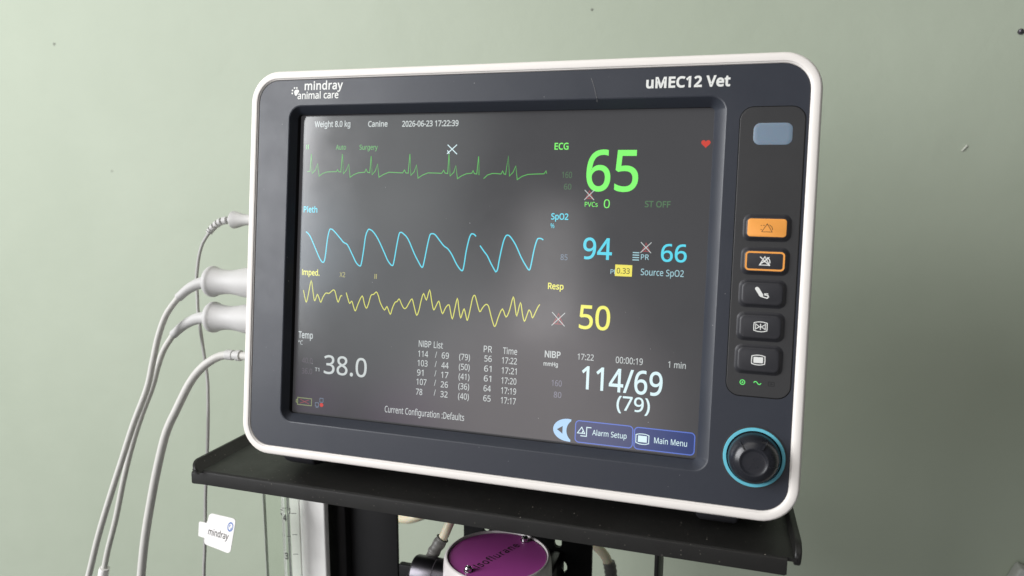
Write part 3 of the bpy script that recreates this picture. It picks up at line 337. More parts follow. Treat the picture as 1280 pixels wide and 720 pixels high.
M['dark_metal'] = material('dark_metal', (0.085, 0.08, 0.09), 0.30, 0.5, metal=1.0, grain=0.1, grain_scale=200, smudge=0.08)
M['board'] = material('board', (0.88, 0.87, 0.84), 0.4, 0.4, grain=0.02)
def clear(name, tint, ior, rough=0.04):
    mt = bpy.data.materials.new(name); mt.use_nodes = True
    nt = mt.node_tree; N = nt.nodes; K = nt.links
    for q in list(N):
        if q.type == 'BSDF_PRINCIPLED': N.remove(q)
    out = next(q for q in N if q.type == 'OUTPUT_MATERIAL')
    tr = N.new('ShaderNodeBsdfTransparent'); tr.inputs['Color'].default_value = (*tint, 1)
    gl = N.new('ShaderNodeBsdfGlossy'); gl.inputs['Roughness'].default_value = rough
    fr = N.new('ShaderNodeLayerWeight'); fr.inputs['Blend'].default_value = ior
    nz = N.new('ShaderNodeTexNoise'); nz.inputs['Scale'].default_value = 60
    mr = N.new('ShaderNodeMapRange'); mr.inputs['To Min'].default_value = rough; mr.inputs['To Max'].default_value = rough * 3
    K.new(nz.outputs['Fac'], mr.inputs['Value']); K.new(mr.outputs['Result'], gl.inputs['Roughness'])
    mx = N.new('ShaderNodeMixShader')
    pw = N.new('ShaderNodeMath'); pw.operation = 'POWER'; pw.inputs[1].default_value = 3.5; K.new(fr.outputs['Facing'], pw.inputs[0])
    m2 = N.new('ShaderNodeMath'); m2.operation = 'MULTIPLY_ADD'; m2.inputs[1].default_value = 0.55; m2.inputs[2].default_value = 0.03; K.new(pw.outputs[0], m2.inputs[0]); K.new(m2.outputs[0], mx.inputs['Fac']); K.new(tr.outputs[0], mx.inputs[1]); K.new(gl.outputs[0], mx.inputs[2]); K.new(mx.outputs[0], out.inputs['Surface'])
    return mt
M['acrylic'] = clear('acrylic', (0.97, 0.985, 0.965), 0.5)
M['acrylic_edge'] = material('acrylic_edge', (0.60, 0.63, 0.58), 0.2, 0.6, grain=0.05)
M['tube_glass'] = material('tube_glass', (0.98, 0.99, 0.985), 0.03, 0.5, transmission=1.0, ior=1.4)
M['rod'] = material('rod', (0.40, 0.39, 0.43), 0.3, 0.5, metal=0.6, grain=0.05)
M['plate_grey'] = material('plate_grey', (0.46, 0.47, 0.44), 0.6, 0.3, grain=0.12, grain_scale=260, dust=1.5, dust_scale=300, dust_col=(0.08, 0.08, 0.08))
M['hair'] = material('hair', (0.30, 0.29, 0.27), 0.4, 0.5, grain=0.05)

def wall_material():
    mt = bpy.data.materials.new('sage_wall_paint'); mt.use_nodes = True
    nt = mt.node_tree; N = nt.nodes; K = nt.links; b = N['Principled BSDF']
    tc = N.new('ShaderNodeTexCoord')
    n1 = N.new('ShaderNodeTexNoise'); n1.inputs['Scale'].default_value = 2.6; n1.inputs['Detail'].default_value = 7; n1.inputs['Roughness'].default_value = 0.6
    K.new(tc.outputs['Object'], n1.inputs['Vector'])
    mx = N.new('ShaderNodeMix'); mx.data_type = 'RGBA'
    mx.inputs['A'].default_value = (0.356, 0.402, 0.316, 1); mx.inputs['B'].default_value = (0.410, 0.456, 0.366, 1)
    mr = N.new('ShaderNodeMapRange'); mr.inputs['From Min'].default_value = 0.25; mr.inputs['From Max'].default_value = 0.75
    K.new(n1.outputs['Fac'], mr.inputs['Value']); K.new(mr.outputs['Result'], mx.inputs['Factor'])
    # faint scuffs and specks of dirt
    v = N.new('ShaderNodeTexVoronoi'); v.inputs['Scale'].default_value = 9.0
    K.new(tc.outputs['Object'], v.inputs['Vector'])
    sep = N.new('ShaderNodeSeparateColor'); K.new(v.outputs['Color'], sep.inputs['Color'])
    rad = N.new('ShaderNodeMapRange'); rad.inputs['From Min'].default_value = 0.5; rad.inputs['To Min'].default_value = 0.0; rad.inputs['To Max'].default_value = 0.030
    K.new(sep.outputs['Red'], rad.inputs['Value'])
    lt = N.new('ShaderNodeMath'); lt.operation = 'LESS_THAN'; K.new(v.outputs['Distance'], lt.inputs[0]); K.new(rad.outputs['Result'], lt.inputs[1])
    fa = N.new('ShaderNodeMath'); fa.operation = 'MULTIPLY'; fa.inputs[1].default_value = 0.30; K.new(lt.outputs[0], fa.inputs[0])
    m2 = N.new('ShaderNodeMix'); m2.data_type = 'RGBA'; m2.inputs['B'].default_value = (0.20, 0.22, 0.17, 1)
    K.new(mx.outputs['Result'], m2.inputs['A']); K.new(fa.outputs[0], m2.inputs['Factor'])
    K.new(m2.outputs['Result'], b.inputs['Base Color'])
    b.inputs['Roughness'].default_value = 0.55; b.inputs['Specular IOR Level'].default_value = 0.22
    n2 = N.new('ShaderNodeTexNoise'); n2.inputs['Scale'].default_value = 9; n2.inputs['Detail'].default_value = 9; n2.inputs['Roughness'].default_value = 0.55
    K.new(tc.outputs['Object'], n2.inputs['Vector'])
    n4 = N.new('ShaderNodeTexNoise'); n4.inputs['Scale'].default_value = 160; n4.inputs['Detail'].default_value = 3
    K.new(tc.outputs['Object'], n4.inputs['Vector'])
    b1 = N.new('ShaderNodeBump'); b1.inputs['Strength'].default_value = 0.35; b1.inputs['Distance'].default_value = 0.006
    K.new(n2.outputs['Fac'], b1.inputs['Height'])
    b2 = N.new('ShaderNodeBump'); b2.inputs['Strength'].default_value = 0.10; b2.inputs['Distance'].default_value = 0.0008
    K.new(n4.outputs['Fac'], b2.inputs['Height']); K.new(b1.outputs['Normal'], b2.inputs['Normal']); K.new(b2.outputs['Normal'], b.inputs['Normal'])
    return mt
M['wall'] = wall_material()

# ------------------------------------------------------------------ mesh helpers (all coordinates in millimetres)
class MB:
    """Collects shapes in millimetres; build() links them as one mesh object."""
    def __init__(s): s.bm = bmesh.new()
    def face(s, pts): return s.bm.faces.new([s.bm.verts.new(p) for p in pts])
    def box(s, x0, x1, y0, y1, z0, z1, bevel=0.0, seg=2):
        r = bmesh.ops.create_cube(s.bm, size=1.0)
        for v in r['verts']:
            v.co = Vector((x0 + (v.co.x + .5) * (x1 - x0), y0 + (v.co.y + .5) * (y1 - y0), z0 + (v.co.z + .5) * (z1 - z0)))
        if bevel:
            es = list({e for v in r['verts'] for e in v.link_edges})
            bmesh.ops.bevel(s.bm, geom=es, offset=bevel, segments=seg, affect='EDGES', profile=0.5)
        return s
    def loft(s, loops, cap0=False, cap1=False, closed=False):
        vs = [[s.bm.verts.new(p) for p in lp] for lp in loops]
        n = len(vs[0])
        pairs = list(zip(vs[:-1], vs[1:]))
        if closed: pairs.append((vs[-1], vs[0]))
        for a, b in pairs:
            for i in range(n):
                s.bm.faces.new((a[i], a[(i + 1) % n], b[(i + 1) % n], b[i]))
        if cap0: s.bm.faces.new(vs[0][::-1])
        if cap1: s.bm.faces.new(vs[-1])
        return s
    def lathe(s, base, axis, prof, n=48):
        """prof: (distance along axis, radius); radius 0 closes an end."""
        ax = Vector(axis).normalized(); u = ax.orthogonal().normalized(); w = ax.cross(u); base = Vector(base)
        rings = []
        for d, r in prof:
            c = base + ax * d
            rings.append([c + (u * math.cos(6.283185 * i / n) + w * math.sin(6.283185 * i / n)) * max(r, 1e-4) for i in range(n)])
        return s.loft(rings, True, True)
    def tube(s, pts, rad, n=16, sub=8, caps=True, rfun=None):
        P = [Vector(p) for p in pts]
        path = []
        for i in range(len(P) - 1):
            p0 = P[max(i - 1, 0)]; p1 = P[i]; p2 = P[i + 1]; p3 = P[min(i + 2, len(P) - 1)]
            for j in range(sub):
                t = j / sub
                path.append(0.5 * ((2 * p1) + (p2 - p0) * t + (2 * p0 - 5 * p1 + 4 * p2 - p3) * t * t + (3 * p1 - p0 - 3 * p2 + p3) * t ** 3))
        path.append(P[-1])
        rings = []; u = None; L = len(path) - 1
        for i, c in enumerate(path):
            t = (path[min(i + 1, L)] - path[max(i - 1, 0)]).normalized()
            u = t.orthogonal().normalized() if u is None else (u - t * u.dot(t)).normalized()
            w = t.cross(u)
            f = i / L
            r = rfun(f) if rfun else (rad if isinstance(rad, (int, float)) else rad[0] + (rad[1] - rad[0]) * f)
            rings.append([c + (u * math.cos(6.283185 * k / n) + w * math.sin(6.283185 * k / n)) * r for k in range(n)])
        return s.loft(rings, caps, caps)
    def ribbon(s, pts, w, y, closed=False):
        """A flat drawn stroke in the plane y, pts are (x, z)."""
        P = [Vector(p) for p in pts]; n = len(P); A = []; B = []
        for i in range(n):
            a = P[i - 1] if (closed or i) else P[0]; b = P[(i + 1) % n] if (closed or i < n - 1) else P[i]
            d1 = (P[i] - a); d2 = (b - P[i])
            d1 = d1.normalized() if d1.length > 1e-6 else d2.normalized()
            d2 = d2.normalized() if d2.length > 1e-6 else d1
            n1 = Vector((-d1.y, d1.x)); n2 = Vector((-d2.y, d2.x)); q = (n1 + n2)
            q = q.normalized() if q.length > .2 else n1
            k = min(1 / max(q.dot(n1), .45), 1.8)
            A.append(s.bm.verts.new((P[i].x + q.x * w / 2 * k, y, P[i].y + q.y * w / 2 * k)))
            B.append(s.bm.verts.new((P[i].x - q.x * w / 2 * k, y, P[i].y - q.y * w / 2 * k)))
        for i in range(n if closed else n - 1):
            j = (i + 1) % n
            s.bm.faces.new((A[i], B[i], B[j], A[j]))
        return s
    def flat(s, polys, y):
        """Fills (x, z) outlines, holes included, in the plane y."""
        polys = [[Vector((p[0], p[1], 0)) for p in q] for q in polys]
        allp = [p for q in polys for p in q]
        vs = [s.bm.verts.new((p.x, y, p.y)) for p in allp]
        for t in tessellate_polygon(polys):
            try: s.bm.faces.new([vs[i] for i in t])
            except ValueError: pass
        return s
    def build(s, name, mat, parent=None, base=None, recalc=True, sharp=32, smooth=True, matrix=None):
        bm = s.bm
        if recalc: bmesh.ops.recalc_face_normals(bm, faces=bm.faces)
        if matrix is not None: bmesh.ops.transform(bm, matrix=matrix, verts=bm.verts)
        if base is not None: bmesh.ops.translate(bm, vec=-Vector(base), verts=bm.verts)
        bmesh.ops.scale(bm, vec=(MM, MM, MM), verts=bm.verts)
        for f in bm.faces: f.smooth = smooth
        for e in bm.edges:
            if len(e.link_faces) == 2: e.smooth = e.calc_face_angle(0) < math.radians(sharp)
        me = bpy.data.meshes.new(name); bm.to_mesh(me); bm.free()
        me.materials.append(mat)
        o = bpy.data.objects.new(name, me); COL.objects.link(o)
        if parent is not None: o.parent = parent
        return o

def rrect(x0, x1, z0, z1, r, y, n=8):
    pts = []
    for cx, cz, a0 in ((x1 - r, z1 - r, 0), (x0 + r, z1 - r, 90), (x0 + r, z0 + r, 180), (x1 - r, z0 + r, 270)):
        for i in range(n + 1):
            a = math.radians(a0 + 90 * i / n)
            pts.append((cx + r * math.cos(a), y, cz + r * math.sin(a)))
    return pts
def rr2(x0, x1, z0, z1, r, n=8): return [(p[0], p[2]) for p in rrect(x0, x1, z0, z1, r, 0, n)]
def circle(cx, cz, r, n=32): return [(cx + r * math.cos(6.283185 * i / n), cz + r * math.sin(6.283185 * i / n)) for i in range(n)]

def tag(o, label=None, cat=None, group=None, kind=None):
    for k, v in (('label', label), ('category', cat), ('group', group), ('kind', kind)):
        if v: o[k] = v
    return o
def thing(name, base, label, cat, group=None, rot=(0, 0, 0)):
    o = bpy.data.objects.new(name, None); COL.objects.link(o)
    o.empty_display_size = 0.02
    o.location = base; o.rotation_euler = rot
    return tag(o, label, cat, group)

def _area(q): return sum(q[i - 1][0] * q[i][1] - q[i][0] * q[i - 1][1] for i in range(len(q))) / 2
def _inside(p, q):
    c = False
    for i in range(len(q)):
        (x1, y1), (x2, y2) = q[i - 1], q[i]
        if (y1 > p[1]) != (y2 > p[1]) and p[0] < (x2 - x1) * (p[1] - y1) / (y2 - y1) + x1: c = not c
    return c
def _grow(q, d):
    """Moves a counter-clockwise outline outwards by d (inwards when negative)."""
    out = []
    for i in range(len(q)):
        a, b, c = Vector(q[i - 1]), Vector(q[i]), Vector(q[(i + 1) % len(q)])
        n1 = Vector((b.y - a.y, a.x - b.x)); n2 = Vector((c.y - b.y, b.x - c.x))
        n1 = n1.normalized(); n2 = n2.normalized(); m = n1 + n2
        m = m.normalized() if m.length > .15 else n1
        out.append(tuple(b + m * d * min(1 / max(m.dot(n1), .4), 1.6)))
    return out
_glyph_cache = {}
def glyph(ch, bold):
    key = (ch, round(bold, 4))
    if key not in _glyph_cache:
        adv, outl = GLYPHS[ch]
        ps = []
        for q in outl:
            q = [p for i, p in enumerate(q) if p != q[i - 1]]
            ps.append(q if _area(q) > 0 else q[::-1])
        depth = [sum(_inside(q[0], o) for o in ps if o is not q) for q in ps]
        ps = [_grow(q, bold * 1000 * (-1 if dp % 2 else 1)) for q, dp in zip(ps, depth)]
        co, ed = [], []
        for q in ps:
            k0 = len(co); co += [Vector(p) for p in q]
            ed += [(k0 + i, k0 + (i + 1) % len(q)) for i in range(len(q))]
        v, _, f, *_r = delaunay_2d_cdt(co, ed, [], 0, 1e-5)
        fs = []
        for t in f:
            c = sum((v[i] for i in t), Vector((0, 0))) / len(t)
            if sum(_inside(c, q) for q in ps) % 2: fs.append(tuple(t))
        _glyph_cache[key] = (adv, [p * .001 for p in v], fs)
    return _glyph_cache[key]
def text_mesh(s, bold=0.0, spacing=0.0):
    """Triangles of a line of text from the outlines above, in ems; returns (verts, faces, ink_left, ink_right)."""
    x = 0.0; vs = []; fs = []
    for ch in s:
        if ch == ' ': x += SPACE * 1.15 * .001; continue
        adv, gv, gf = glyph(ch, bold)
        used = sorted({i for t in gf for i in t}); mp = {i: len(vs) + k for k, i in enumerate(used)}
        vs += [Vector((gv[i].x + x, gv[i].y, 0)) for i in used]
        fs += [tuple(mp[i] for i in t) for t in gf]
        x += (adv + spacing) * .001
    return vs, fs, min(v.x for v in vs), max(v.x for v in vs)
def lettering(mb, s, x, z, w, cap, y, bold=0.0, spacing=0.0, map_to=None):
    """Lays text in the plane y with its ink from x to x+w and capitals cap high (or through map_to(u, v))."""
    vs, fs, l, r = text_mesh(s, bold, spacing)
    out = []
    for v in vs:
        px = x + (v.x - l) / (r - l) * w; pz = z + v.y / 0.573 * cap
        out.append(mb.bm.verts.new(map_to(px, pz) if map_to else (px, y, pz)))
    for f in fs:
        try: mb.bm.faces.new([out[i] for i in f])
        except ValueError: pass
    return mb

# ------------------------------------------------------------------ the setting: one painted wall
wb = MB(); wb.box(-4000, 4000, 400, 440, -1228, 1800)
wall = wb.build('wall', M['wall'], base=(0, 0, -LIFT), smooth=False)
tag(wall, 'sage green painted wall behind the monitor, brighter on the left', 'wall', kind='structure')
pc = MB(); pc.loft([[(319.2, 399.8, 76.2), (320.4, 399.8, 75.6), (324.4, 399.8, 81.0), (323.4, 399.8, 81.9)],
                    [(319.9, 398.6, 76.8), (320.5, 398.6, 76.5), (323.8, 398.6, 80.8), (323.2, 398.6, 81.2)]], True, True)
pc.build('paint_flake', material('paint_flake', (0.68, 0.69, 0.62), 0.5, grain=0.05), wall, base=(0, 0, -LIFT))  # chipped paint, its colour lightened to show it catching light
for (x, z, r) in ((-735.7, 215.5, 2.0), (-657.1, 52.5, 1.2), (-521.6, -126.4, 1.5), (-25.3, 218.7, 1.4)):
    dm = MB(); dm.lathe((x, 400.2, z), (0.2, -1, 0.1), [(0, r), (0.7, r * .8), (0.9, 0)], 10)
    dm.build('dirt_speck', material('dirt_speck', (0.20, 0.21, 0.18), 0.8, grain=0.1), wall, base=(0, 0, -LIFT))
sb = MB(); sb.lathe((357, 400.5, 178.8), (-.25, -1, .1), [(0, 2.6), (1.0, 2.6), (1.4, 2.2), (1.4, 1.3), (5, 1.2), (5.3, 0)], 20)
sc = sb.build('wall_screw', M['dark_metal'], base=(357, 400, 178.8)); sc.location = W(357, 400, 178.8)
tag(sc, 'small dark screw stuck in the green wall near the upper right corner', 'screw')
cp = MB(); cp.box(0, 60, 0, 16, -70, 0, 2.0, 3)
cpo = cp.build('cover_box', M['plate_grey']); cpo.location = W(398.2, 383.5, -309.6); cpo.rotation_euler = (0, math.radians(22), 0)
tag(cpo, 'pale grey box corner poking in at the bottom right against the wall', 'box')

# ------------------------------------------------------------------ equipment stand with its black tray
stand = thing('equipment_stand', W(0, 80, -700), 'black metal stand whose tray carries the monitor', 'stand')
SB = (0, 80, -700)
TX0, TX1, TYF, TYB, TZ = -173.5, 172.4, -26.5, 175.0, -128.0
t = MB()
t.box(TX0 - 1.6, TX1 + 1.6, TYF + 1.3, TYB, TZ - 2, TZ)
# front lip: a rounded fold running the tray's width, then down
prof = [(TYF + 2.2, TZ), (TYF + .9, TZ - .25), (TYF + .2, TZ - .9), (TYF, TZ - 2.0), (TYF - .1, TZ - 9.0), (TYF + 1.7, TZ - 9.2), (TYF + 1.8, TZ - 2.2), (TYF + 2.2, TZ - 1.9)]
def lip_loop(x, k): return [(x, y, (TZ - 1.6 if x < -177 else TZ) + (z - TZ) * k * (.86 if x < -177 else 1)) for y, z in prof]
t.loft([lip_loop(-182.7, .9), lip_loop(-182.3, .97), lip_loop(-181.3, 1), lip_loop(-174.5, 1), lip_loop(168.6, 1), lip_loop(169.6, .93)], True, True)
t.build('tray', M['tray'], stand, base=SB)
for sx, x, yf in ((-1, TX0, -30.0), (1, TX1, -25.0)):
    # side rim: upright plate, its front end rounded above and below
    top, low = TZ + (5.2 if sx < 0 else 6.2), (TZ - 1.4 if sx < 0 else TZ - 5.2)
    yz = [(TYB, low), (TYB, top), (yf + 9, top)]
    for i in range(1, 9):
        a = math.radians(90 + 90 * i / 8); yz.append((yf + 9 + 9 * math.cos(a), top - 6.5 + 6.5 * math.sin(a)))
    for i in range(1, 8):
        a = math.radians(180 + 90 * i / 7); yz.append((yf + 4 + 4 * math.cos(a), low + 4 + 4 * math.sin(a)))
    k = MB()
    def sh(y, z): return max(0.0, z - (TZ - 1.5)) * (0.98 if sx < 0 else 0.06)
    def px(y, z, d): return x + sx * ((d * .75 if sx < 0 else d) + sh(y, z)) - (0.065 * max(0, y + 26) if sx > 0 else 0)
    def edge(d, ins): return [(px(y, z, d), y + (ins if y < 60 else 0), z - (ins if z > TZ else -ins)) for y, z in yz]
    k.loft([edge(.3, .7), edge(.5, .25), edge(1.0, 0), edge(3.0, 0), edge(3.5, .25), edge(3.7, .7)], True, True)
    k.build('side_rim', M['tray'], stand, base=SB)
u = MB()
u.box(-160, -134, 74, 110, -698, TZ - 2.2, 1.5); u.build('upright', M['steel_black'], stand, base=SB)
u = MB(); u.box(-133.8, -94.6, 80, 83, -698, TZ - 2.2, .6); u.build('upright', M['steel_black'], stand, base=SB)
u = MB(); u.box(93.5, 96.4, 80, 111, -698, TZ - 2.2, .6); u.build('upright', M['tray'], stand, base=SB)
pl = MB()
hole = lambda cx, z0, z1, r: [(cx + r * math.cos(math.radians(a)), z0 + r * math.sin(math.radians(a))) for a in range(180, 361, 20)] + [(cx + r * math.cos(math.radians(a)), z1 + r * math.sin(math.radians(a))) for a in range(0, 181, 20)]
outl = [(-41.8, -300), (51.4, -300), (51.4, TZ - 2.2), (-41.8, TZ - 2.2)]
holes = [hole(-25.0, -194.0, -176, 2.3), hole(27.6, -196.2, -178, 2.6), circle(29.2, -212.5, 5.2, 24)]
pl.flat([outl] + holes, 80); pl.flat([outl] + holes, 83)
for q in [outl] + holes:
    for i in range(len(q)):
        a, b = q[i], q[(i + 1) % len(q)]
        pl.face([(a[0], 80, a[1]), (b[0], 80, b[1]), (b[0], 83, b[1]), (a[0], 83, a[1])])
bmesh.ops.remove_doubles(pl.bm, verts=pl.bm.verts, dist=.001)
pl.build('mounting_plate', M['steel_black'], stand, base=SB)
u = MB(); u.box(-94.4, -42, 80.5, 86, -262, -232.4, 1.0); u.build('crossbar', M['steel_black'], stand, base=SB)
u = MB(); u.box(-41.6, 93.3, 84, 88, -262, -236, 1.0); u.build('crossbar', M['steel_black'], stand, base=SB)
u = MB(); u.tube([(-148.0, 66, -135), (-147.2, 66, -192), (-145.8, 66, -243), (-144, 66, -320)], 0.8, 10)
u.build('rod', M['rod'], stand, base=SB)
u = MB(); u.tube([(-149.2 + 2.4 * math.cos(a * .5236), 64 + .0 * a, -194.8 + 2.4 * math.sin(a * .5236)) for a in range(12)], 0.5, 8, 3)
u.build('cable_eye', M['dark_metal'], stand, base=SB)

# ------------------------------------------------------------------ patient monitor
TILT = math.radians(-7.0)
MBASE = (10.4, 50.0, -117.44)                       # on its underside, in the monitor's own millimetres
def rotx(p):
    c, s_ = math.cos(TILT), math.sin(TILT)
    return Vector((p[0], c * p[1] - s_ * p[2], s_ * p[1] + c * p[2]))
mon = thing('patient_monitor', W(*rotx(MBASE)), 'white and charcoal patient monitor with a lit vital signs screen on the black tray', 'patient monitor', rot=(TILT, 0, 0))
X0, X1, Z0, Z1 = -153.45, 174.20, -117.44, 117.54
def rim(d, y, r=19.0): return rrect(X0 + d, X1 - d, Z0 + d, Z1 - d, max(r - d, 1.5), y, 10)
r_ = MB()
r_.loft([rim(5.6, 2.2), rim(5.55, .4), rim(5.3, -.25), rim(4.9, -.45), rim(4.6, -.95), rim(4.2, -1.15), rim(1.5, -1.1), rim(.8, -.75), rim(.3, 0), rim(0, 1.6), rim(0, 8), rim(.8, 12), rim(3.0, 13.5), rim(8, 13.5)])
r_.build('casing_rim', M['white_shell'], mon, MBASE)
h = MB()
def hl(i, y, zb, r): return rrect(X0 + i, X1 - i, Z0 + zb, Z1 - i, r, y, 10)
h.loft([hl(7.5, 13.0, 6, 14), hl(8, 30, 2.5, 14), hl(10, 78, 1.2, 14), hl(13, 98, 1.8, 14), hl(26, 122, 20, 16), hl(32, 126, 26, 14)], True, True)
h.build('housing', M['white_shell'], mon, MBASE)
for (a, b) in ((-126, -104), (124, 146)):
    f = MB(); f.loft([rrect(a, b, -118.6, -113.0, 2, 3.2, 4), rrect(a, b, -121.0, -113.0, 2, 5.0, 4), rrect(a + 1, b - 1, -123.2, -113, 2, 9, 4), rrect(a + 1, b - 1, -124.3, -113, 2, 20, 4), rrect(a + 2, b - 2, -123, -113, 2, 26, 4)], True, True)
    f.build('foot', M['rubber'], mon, MBASE)
# dark front with the sloping recess round the screen
RX0, RX1, RZ0, RZ1 = -126.2, 128.8, -95.6, 96.2
fb = MB()
fb.loft([rim(5.62, 3.0), rim(5.62, .35), rim(5.9, .0), rrect(RX0 - .6, RX1 + .6, RZ0 - .6, RZ1 + .6, 8.0, 0, 10), rrect(RX0, RX1, RZ0, RZ1, 7.6, .25, 10),
         rrect(-124.0, 123.3, -91.5, 92.1, 2.6, 5.0, 10), rrect(-123.8, 123.1, -91.3, 91.9, 2.4, 5.35, 10)])
fbo = fb.build('front_bezel', M['bezel'], mon, MBASE, sharp=20)
st = MB(); st.loft([rrect(-123.9, 123.2, -91.4, 92.0, 2.4, 5.36, 6), rrect(-123.9, 123.2, -91.6, 92.2, 2.4, 9.5, 6)])
st.build('recess_wall', M['recess'], fbo)
bpy.data.objects['recess_wall'].data.transform(Matrix.Translation(-Vector(MBASE) * MM))
scr = MB(); scr.box(-123.3, 123.3, 8.0, 11, -92.4, 92.4); scr = scr.build('screen', M['screen'], mon, MBASE, smooth=False)

YS = 7.93
count = {}
for (n, s, x, z, w, cap, c, bold) in TEXTS:
    k = MB()
    big = n == 'reading'
    b = (0.010 if big else 0.019) if bold else (0.0 if cap > 4 else 0.004)
    if s == '38.0': b = 0.006
    lettering(k, s, x, z, w, cap, YS - (.05 if n == 'button_text' or s == '0.33' else 0), b)
    nm = {'reading': 'vital_reading', 'screen_text': 'screen_text', 'button_text': 'button_text'}[n]
    k.build(nm, M[c], scr, MBASE, recalc=False, smooth=False)
def catmull(pts, sub):
    P = [Vector(p) for p in pts]; out = []
    for i in range(len(P) - 1):
        p0 = P[max(i - 1, 0)]; p1 = P[i]; p2 = P[i + 1]; p3 = P[min(i + 2, len(P) - 1)]
        for j in range(sub):
            t_ = j / sub; out.append(0.5 * ((2 * p1) + (p2 - p0) * t_ + (2 * p0 - 5 * p1 + 4 * p2 - p3) * t_ * t_ + (3 * p1 - p0 - 3 * p2 + p3) * t_ ** 3))
    return out + [P[-1]]
for a, b, c, w, sub in ((ECG_A, ECG_B, 'trace_green', .48, 1), (PLETH_A, PLETH_B, 'cyan', .72, 3), (RESP_A, RESP_B, 'trace_yellow', .58, 3)):
    k = MB(); k.ribbon(catmull(a, sub), w, YS - .01); k.ribbon(catmull(b, sub), w, YS - .01)
    k.build('waveform', M[c], scr, MBASE, recalc=False, smooth=False)
def strokes(name, lst, mat, parent, y, w, closed=()):
    k = MB()
    for i, pts in enumerate(lst): k.ribbon(pts, w, y - .006 * i, i in closed)
    return k.build(name, mat, parent, MBASE, recalc=False, smooth=False)
# crossed-out bell marks, lead marker, heart, perfusion bars
for (cx, cz, r) in ((59.1, 46.2, 2.7), (91.1, 18.7, 2.8), (44.8, -22.6, 3.7)):
    strokes('alarm_icon', [[(cx - r * .75, cz - r * .72), (cx, cz + r * .85), (cx + r * .75, cz - r * .72)], [(cx - r * .2, cz - r * .72), (cx + .1 * r, cz - r * .2), (cx + .35 * r, cz + .5 * r)],
                           [(cx - r * .35, cz - r * .1), (cx + r * .3, cz - r * .05)]], M['red_dim'], scr, YS, .42, (0,))
    strokes('cross_mark', [[(cx - r, cz - r), (cx + r, cz + r)], [(cx - r, cz + r), (cx + r, cz - r)]], M['white'], scr, YS - .03, .40)
strokes('lead_marker', [[(-25.6, 68.6), (-19.6, 73.8)], [(-25.4, 73.8), (-19.4, 68.4)], [(-25.4, 70.6), (-24.2, 68.6)], [(-25.4, 68.9), (-24.3, 69.6)]], M['ice'], scr, YS, .55)
k = MB(); hp = []
for i in range(40):
    a = 6.283185 * i / 40
    hp.append((119.4 + 2.35 * math.sin(a) ** 3, 73.75 + 2.35 * (13 * math.cos(a) - 5 * math.cos(2 * a) - 2 * math.cos(3 * a) - math.cos(4 * a)) / 16))
k.flat([hp], YS); k.build('heart_icon', M['red'], scr, MBASE, recalc=False, smooth=False)
strokes('perfusion_bars', [[(84.2, z), (87.7, z)] for z in (15.8, 14.5, 13.2, 11.9)], M['cyan_dim'], scr, YS, .55)
k = MB(); k.flat([[(75.1, 2.8), (84.3, 2.8), (84.3, 9.0), (75.1, 9.0)]], YS - .02); k.build('value_box', M['yellow_box'], scr, MBASE, recalc=False, smooth=False)
# bottom row: back arrow, two menu buttons, battery, network mark
k = MB(); cr = [(54.8 , -77.6)]
cr += [(53.2 + 8.6 * math.cos(math.radians(a)), -83.7 + 6.3 * math.sin(math.radians(a))) for a in range(92, 269, 11)] + [(54.7, -90.1)]
cr += [(58.6 - 6.4 * math.cos(math.radians(a)), -83.8 + 6.6 * math.sin(math.radians(a))) for a in range(-52, 53, 8)]
k.flat([cr, [(46.8, -83.8), (50.0, -81.7), (50.0, -86.0)]], YS); k.build('back_arrow', M['arrow_blue'], scr, MBASE, recalc=False, smooth=False)
for (a, b, z0, z1, c) in ((57.2, 89.0, -89.8, -77.7, 'button_slate'), (89.7, 121.6, -89.8, -77.9, 'button_blue')):
    k = MB(); k.flat([rr2(a, b, z0, z1, 2.2)], YS); k.build('menu_button', M[c], scr, MBASE, recalc=False, smooth=False)
    strokes('button_outline', [rr2(a + .1, b - .1, z0 + .1, z1 - .1, 2.1)], M['button_edge'], scr, YS - .02, .55, (0,))
strokes('alarm_icon', [[(58.5, -84.6), (60.8, -81.2), (62.6, -84.6)], [(60.2, -86.0), (63.6, -86.0), (63.6, -81.0), (66.2, -81.0)], [(61.0, -84.6), (61.6, -83.2)]], M['ice'], scr, YS - .05, .5, (0,))
k = MB(); k.flat([rr2(91.8, 96.6, -85.8, -82.3, .3)], YS - .06); k.build('menu_icon', M['ice'], scr, MBASE, recalc=False, smooth=False)
strokes('icon_outline', [[(90.7, -86.2), (90.7, -81.9), (92.5, -81.4), (94.2, -81.3), (96, -81.4), (97.6, -81.9), (97.6, -86.2), (96, -86.8), (94.2, -86.9), (92.5, -86.8)]], M['ice'], scr, YS - .05, .45, (0,))
strokes('battery_icon', [[(-119.6, -86.3), (-109.7, -86.3), (-109.7, -82.0), (-119.6, -82.0)], [(-119.9, -85.2), (-120.6, -84.9), (-120.6, -83.4), (-119.9, -83.1)]], M['battery'], scr, YS, .5, (0,))
strokes('battery_cross', [[(-117.8, -85.4), (-111.5, -82.9)], [(-117.8, -82.9), (-111.5, -85.4)]], M['red_dim'], scr, YS - .02, .3)
strokes('network_icon', [rr2(-107.0, -104.6, -86.2, -84.0, .2), rr2(-103.9, -101.6, -83.4, -81.0, .2), [(-106.6, -86.9), (-104.8, -86.9)]], M['cyan_faint'], scr, YS, .35, (0, 1))
k = MB(); k.flat([circle(-102.6, -85.1, 1.25, 18)], YS - .01); k.build('network_cross', M['red'], scr, MBASE, recalc=False, smooth=False)

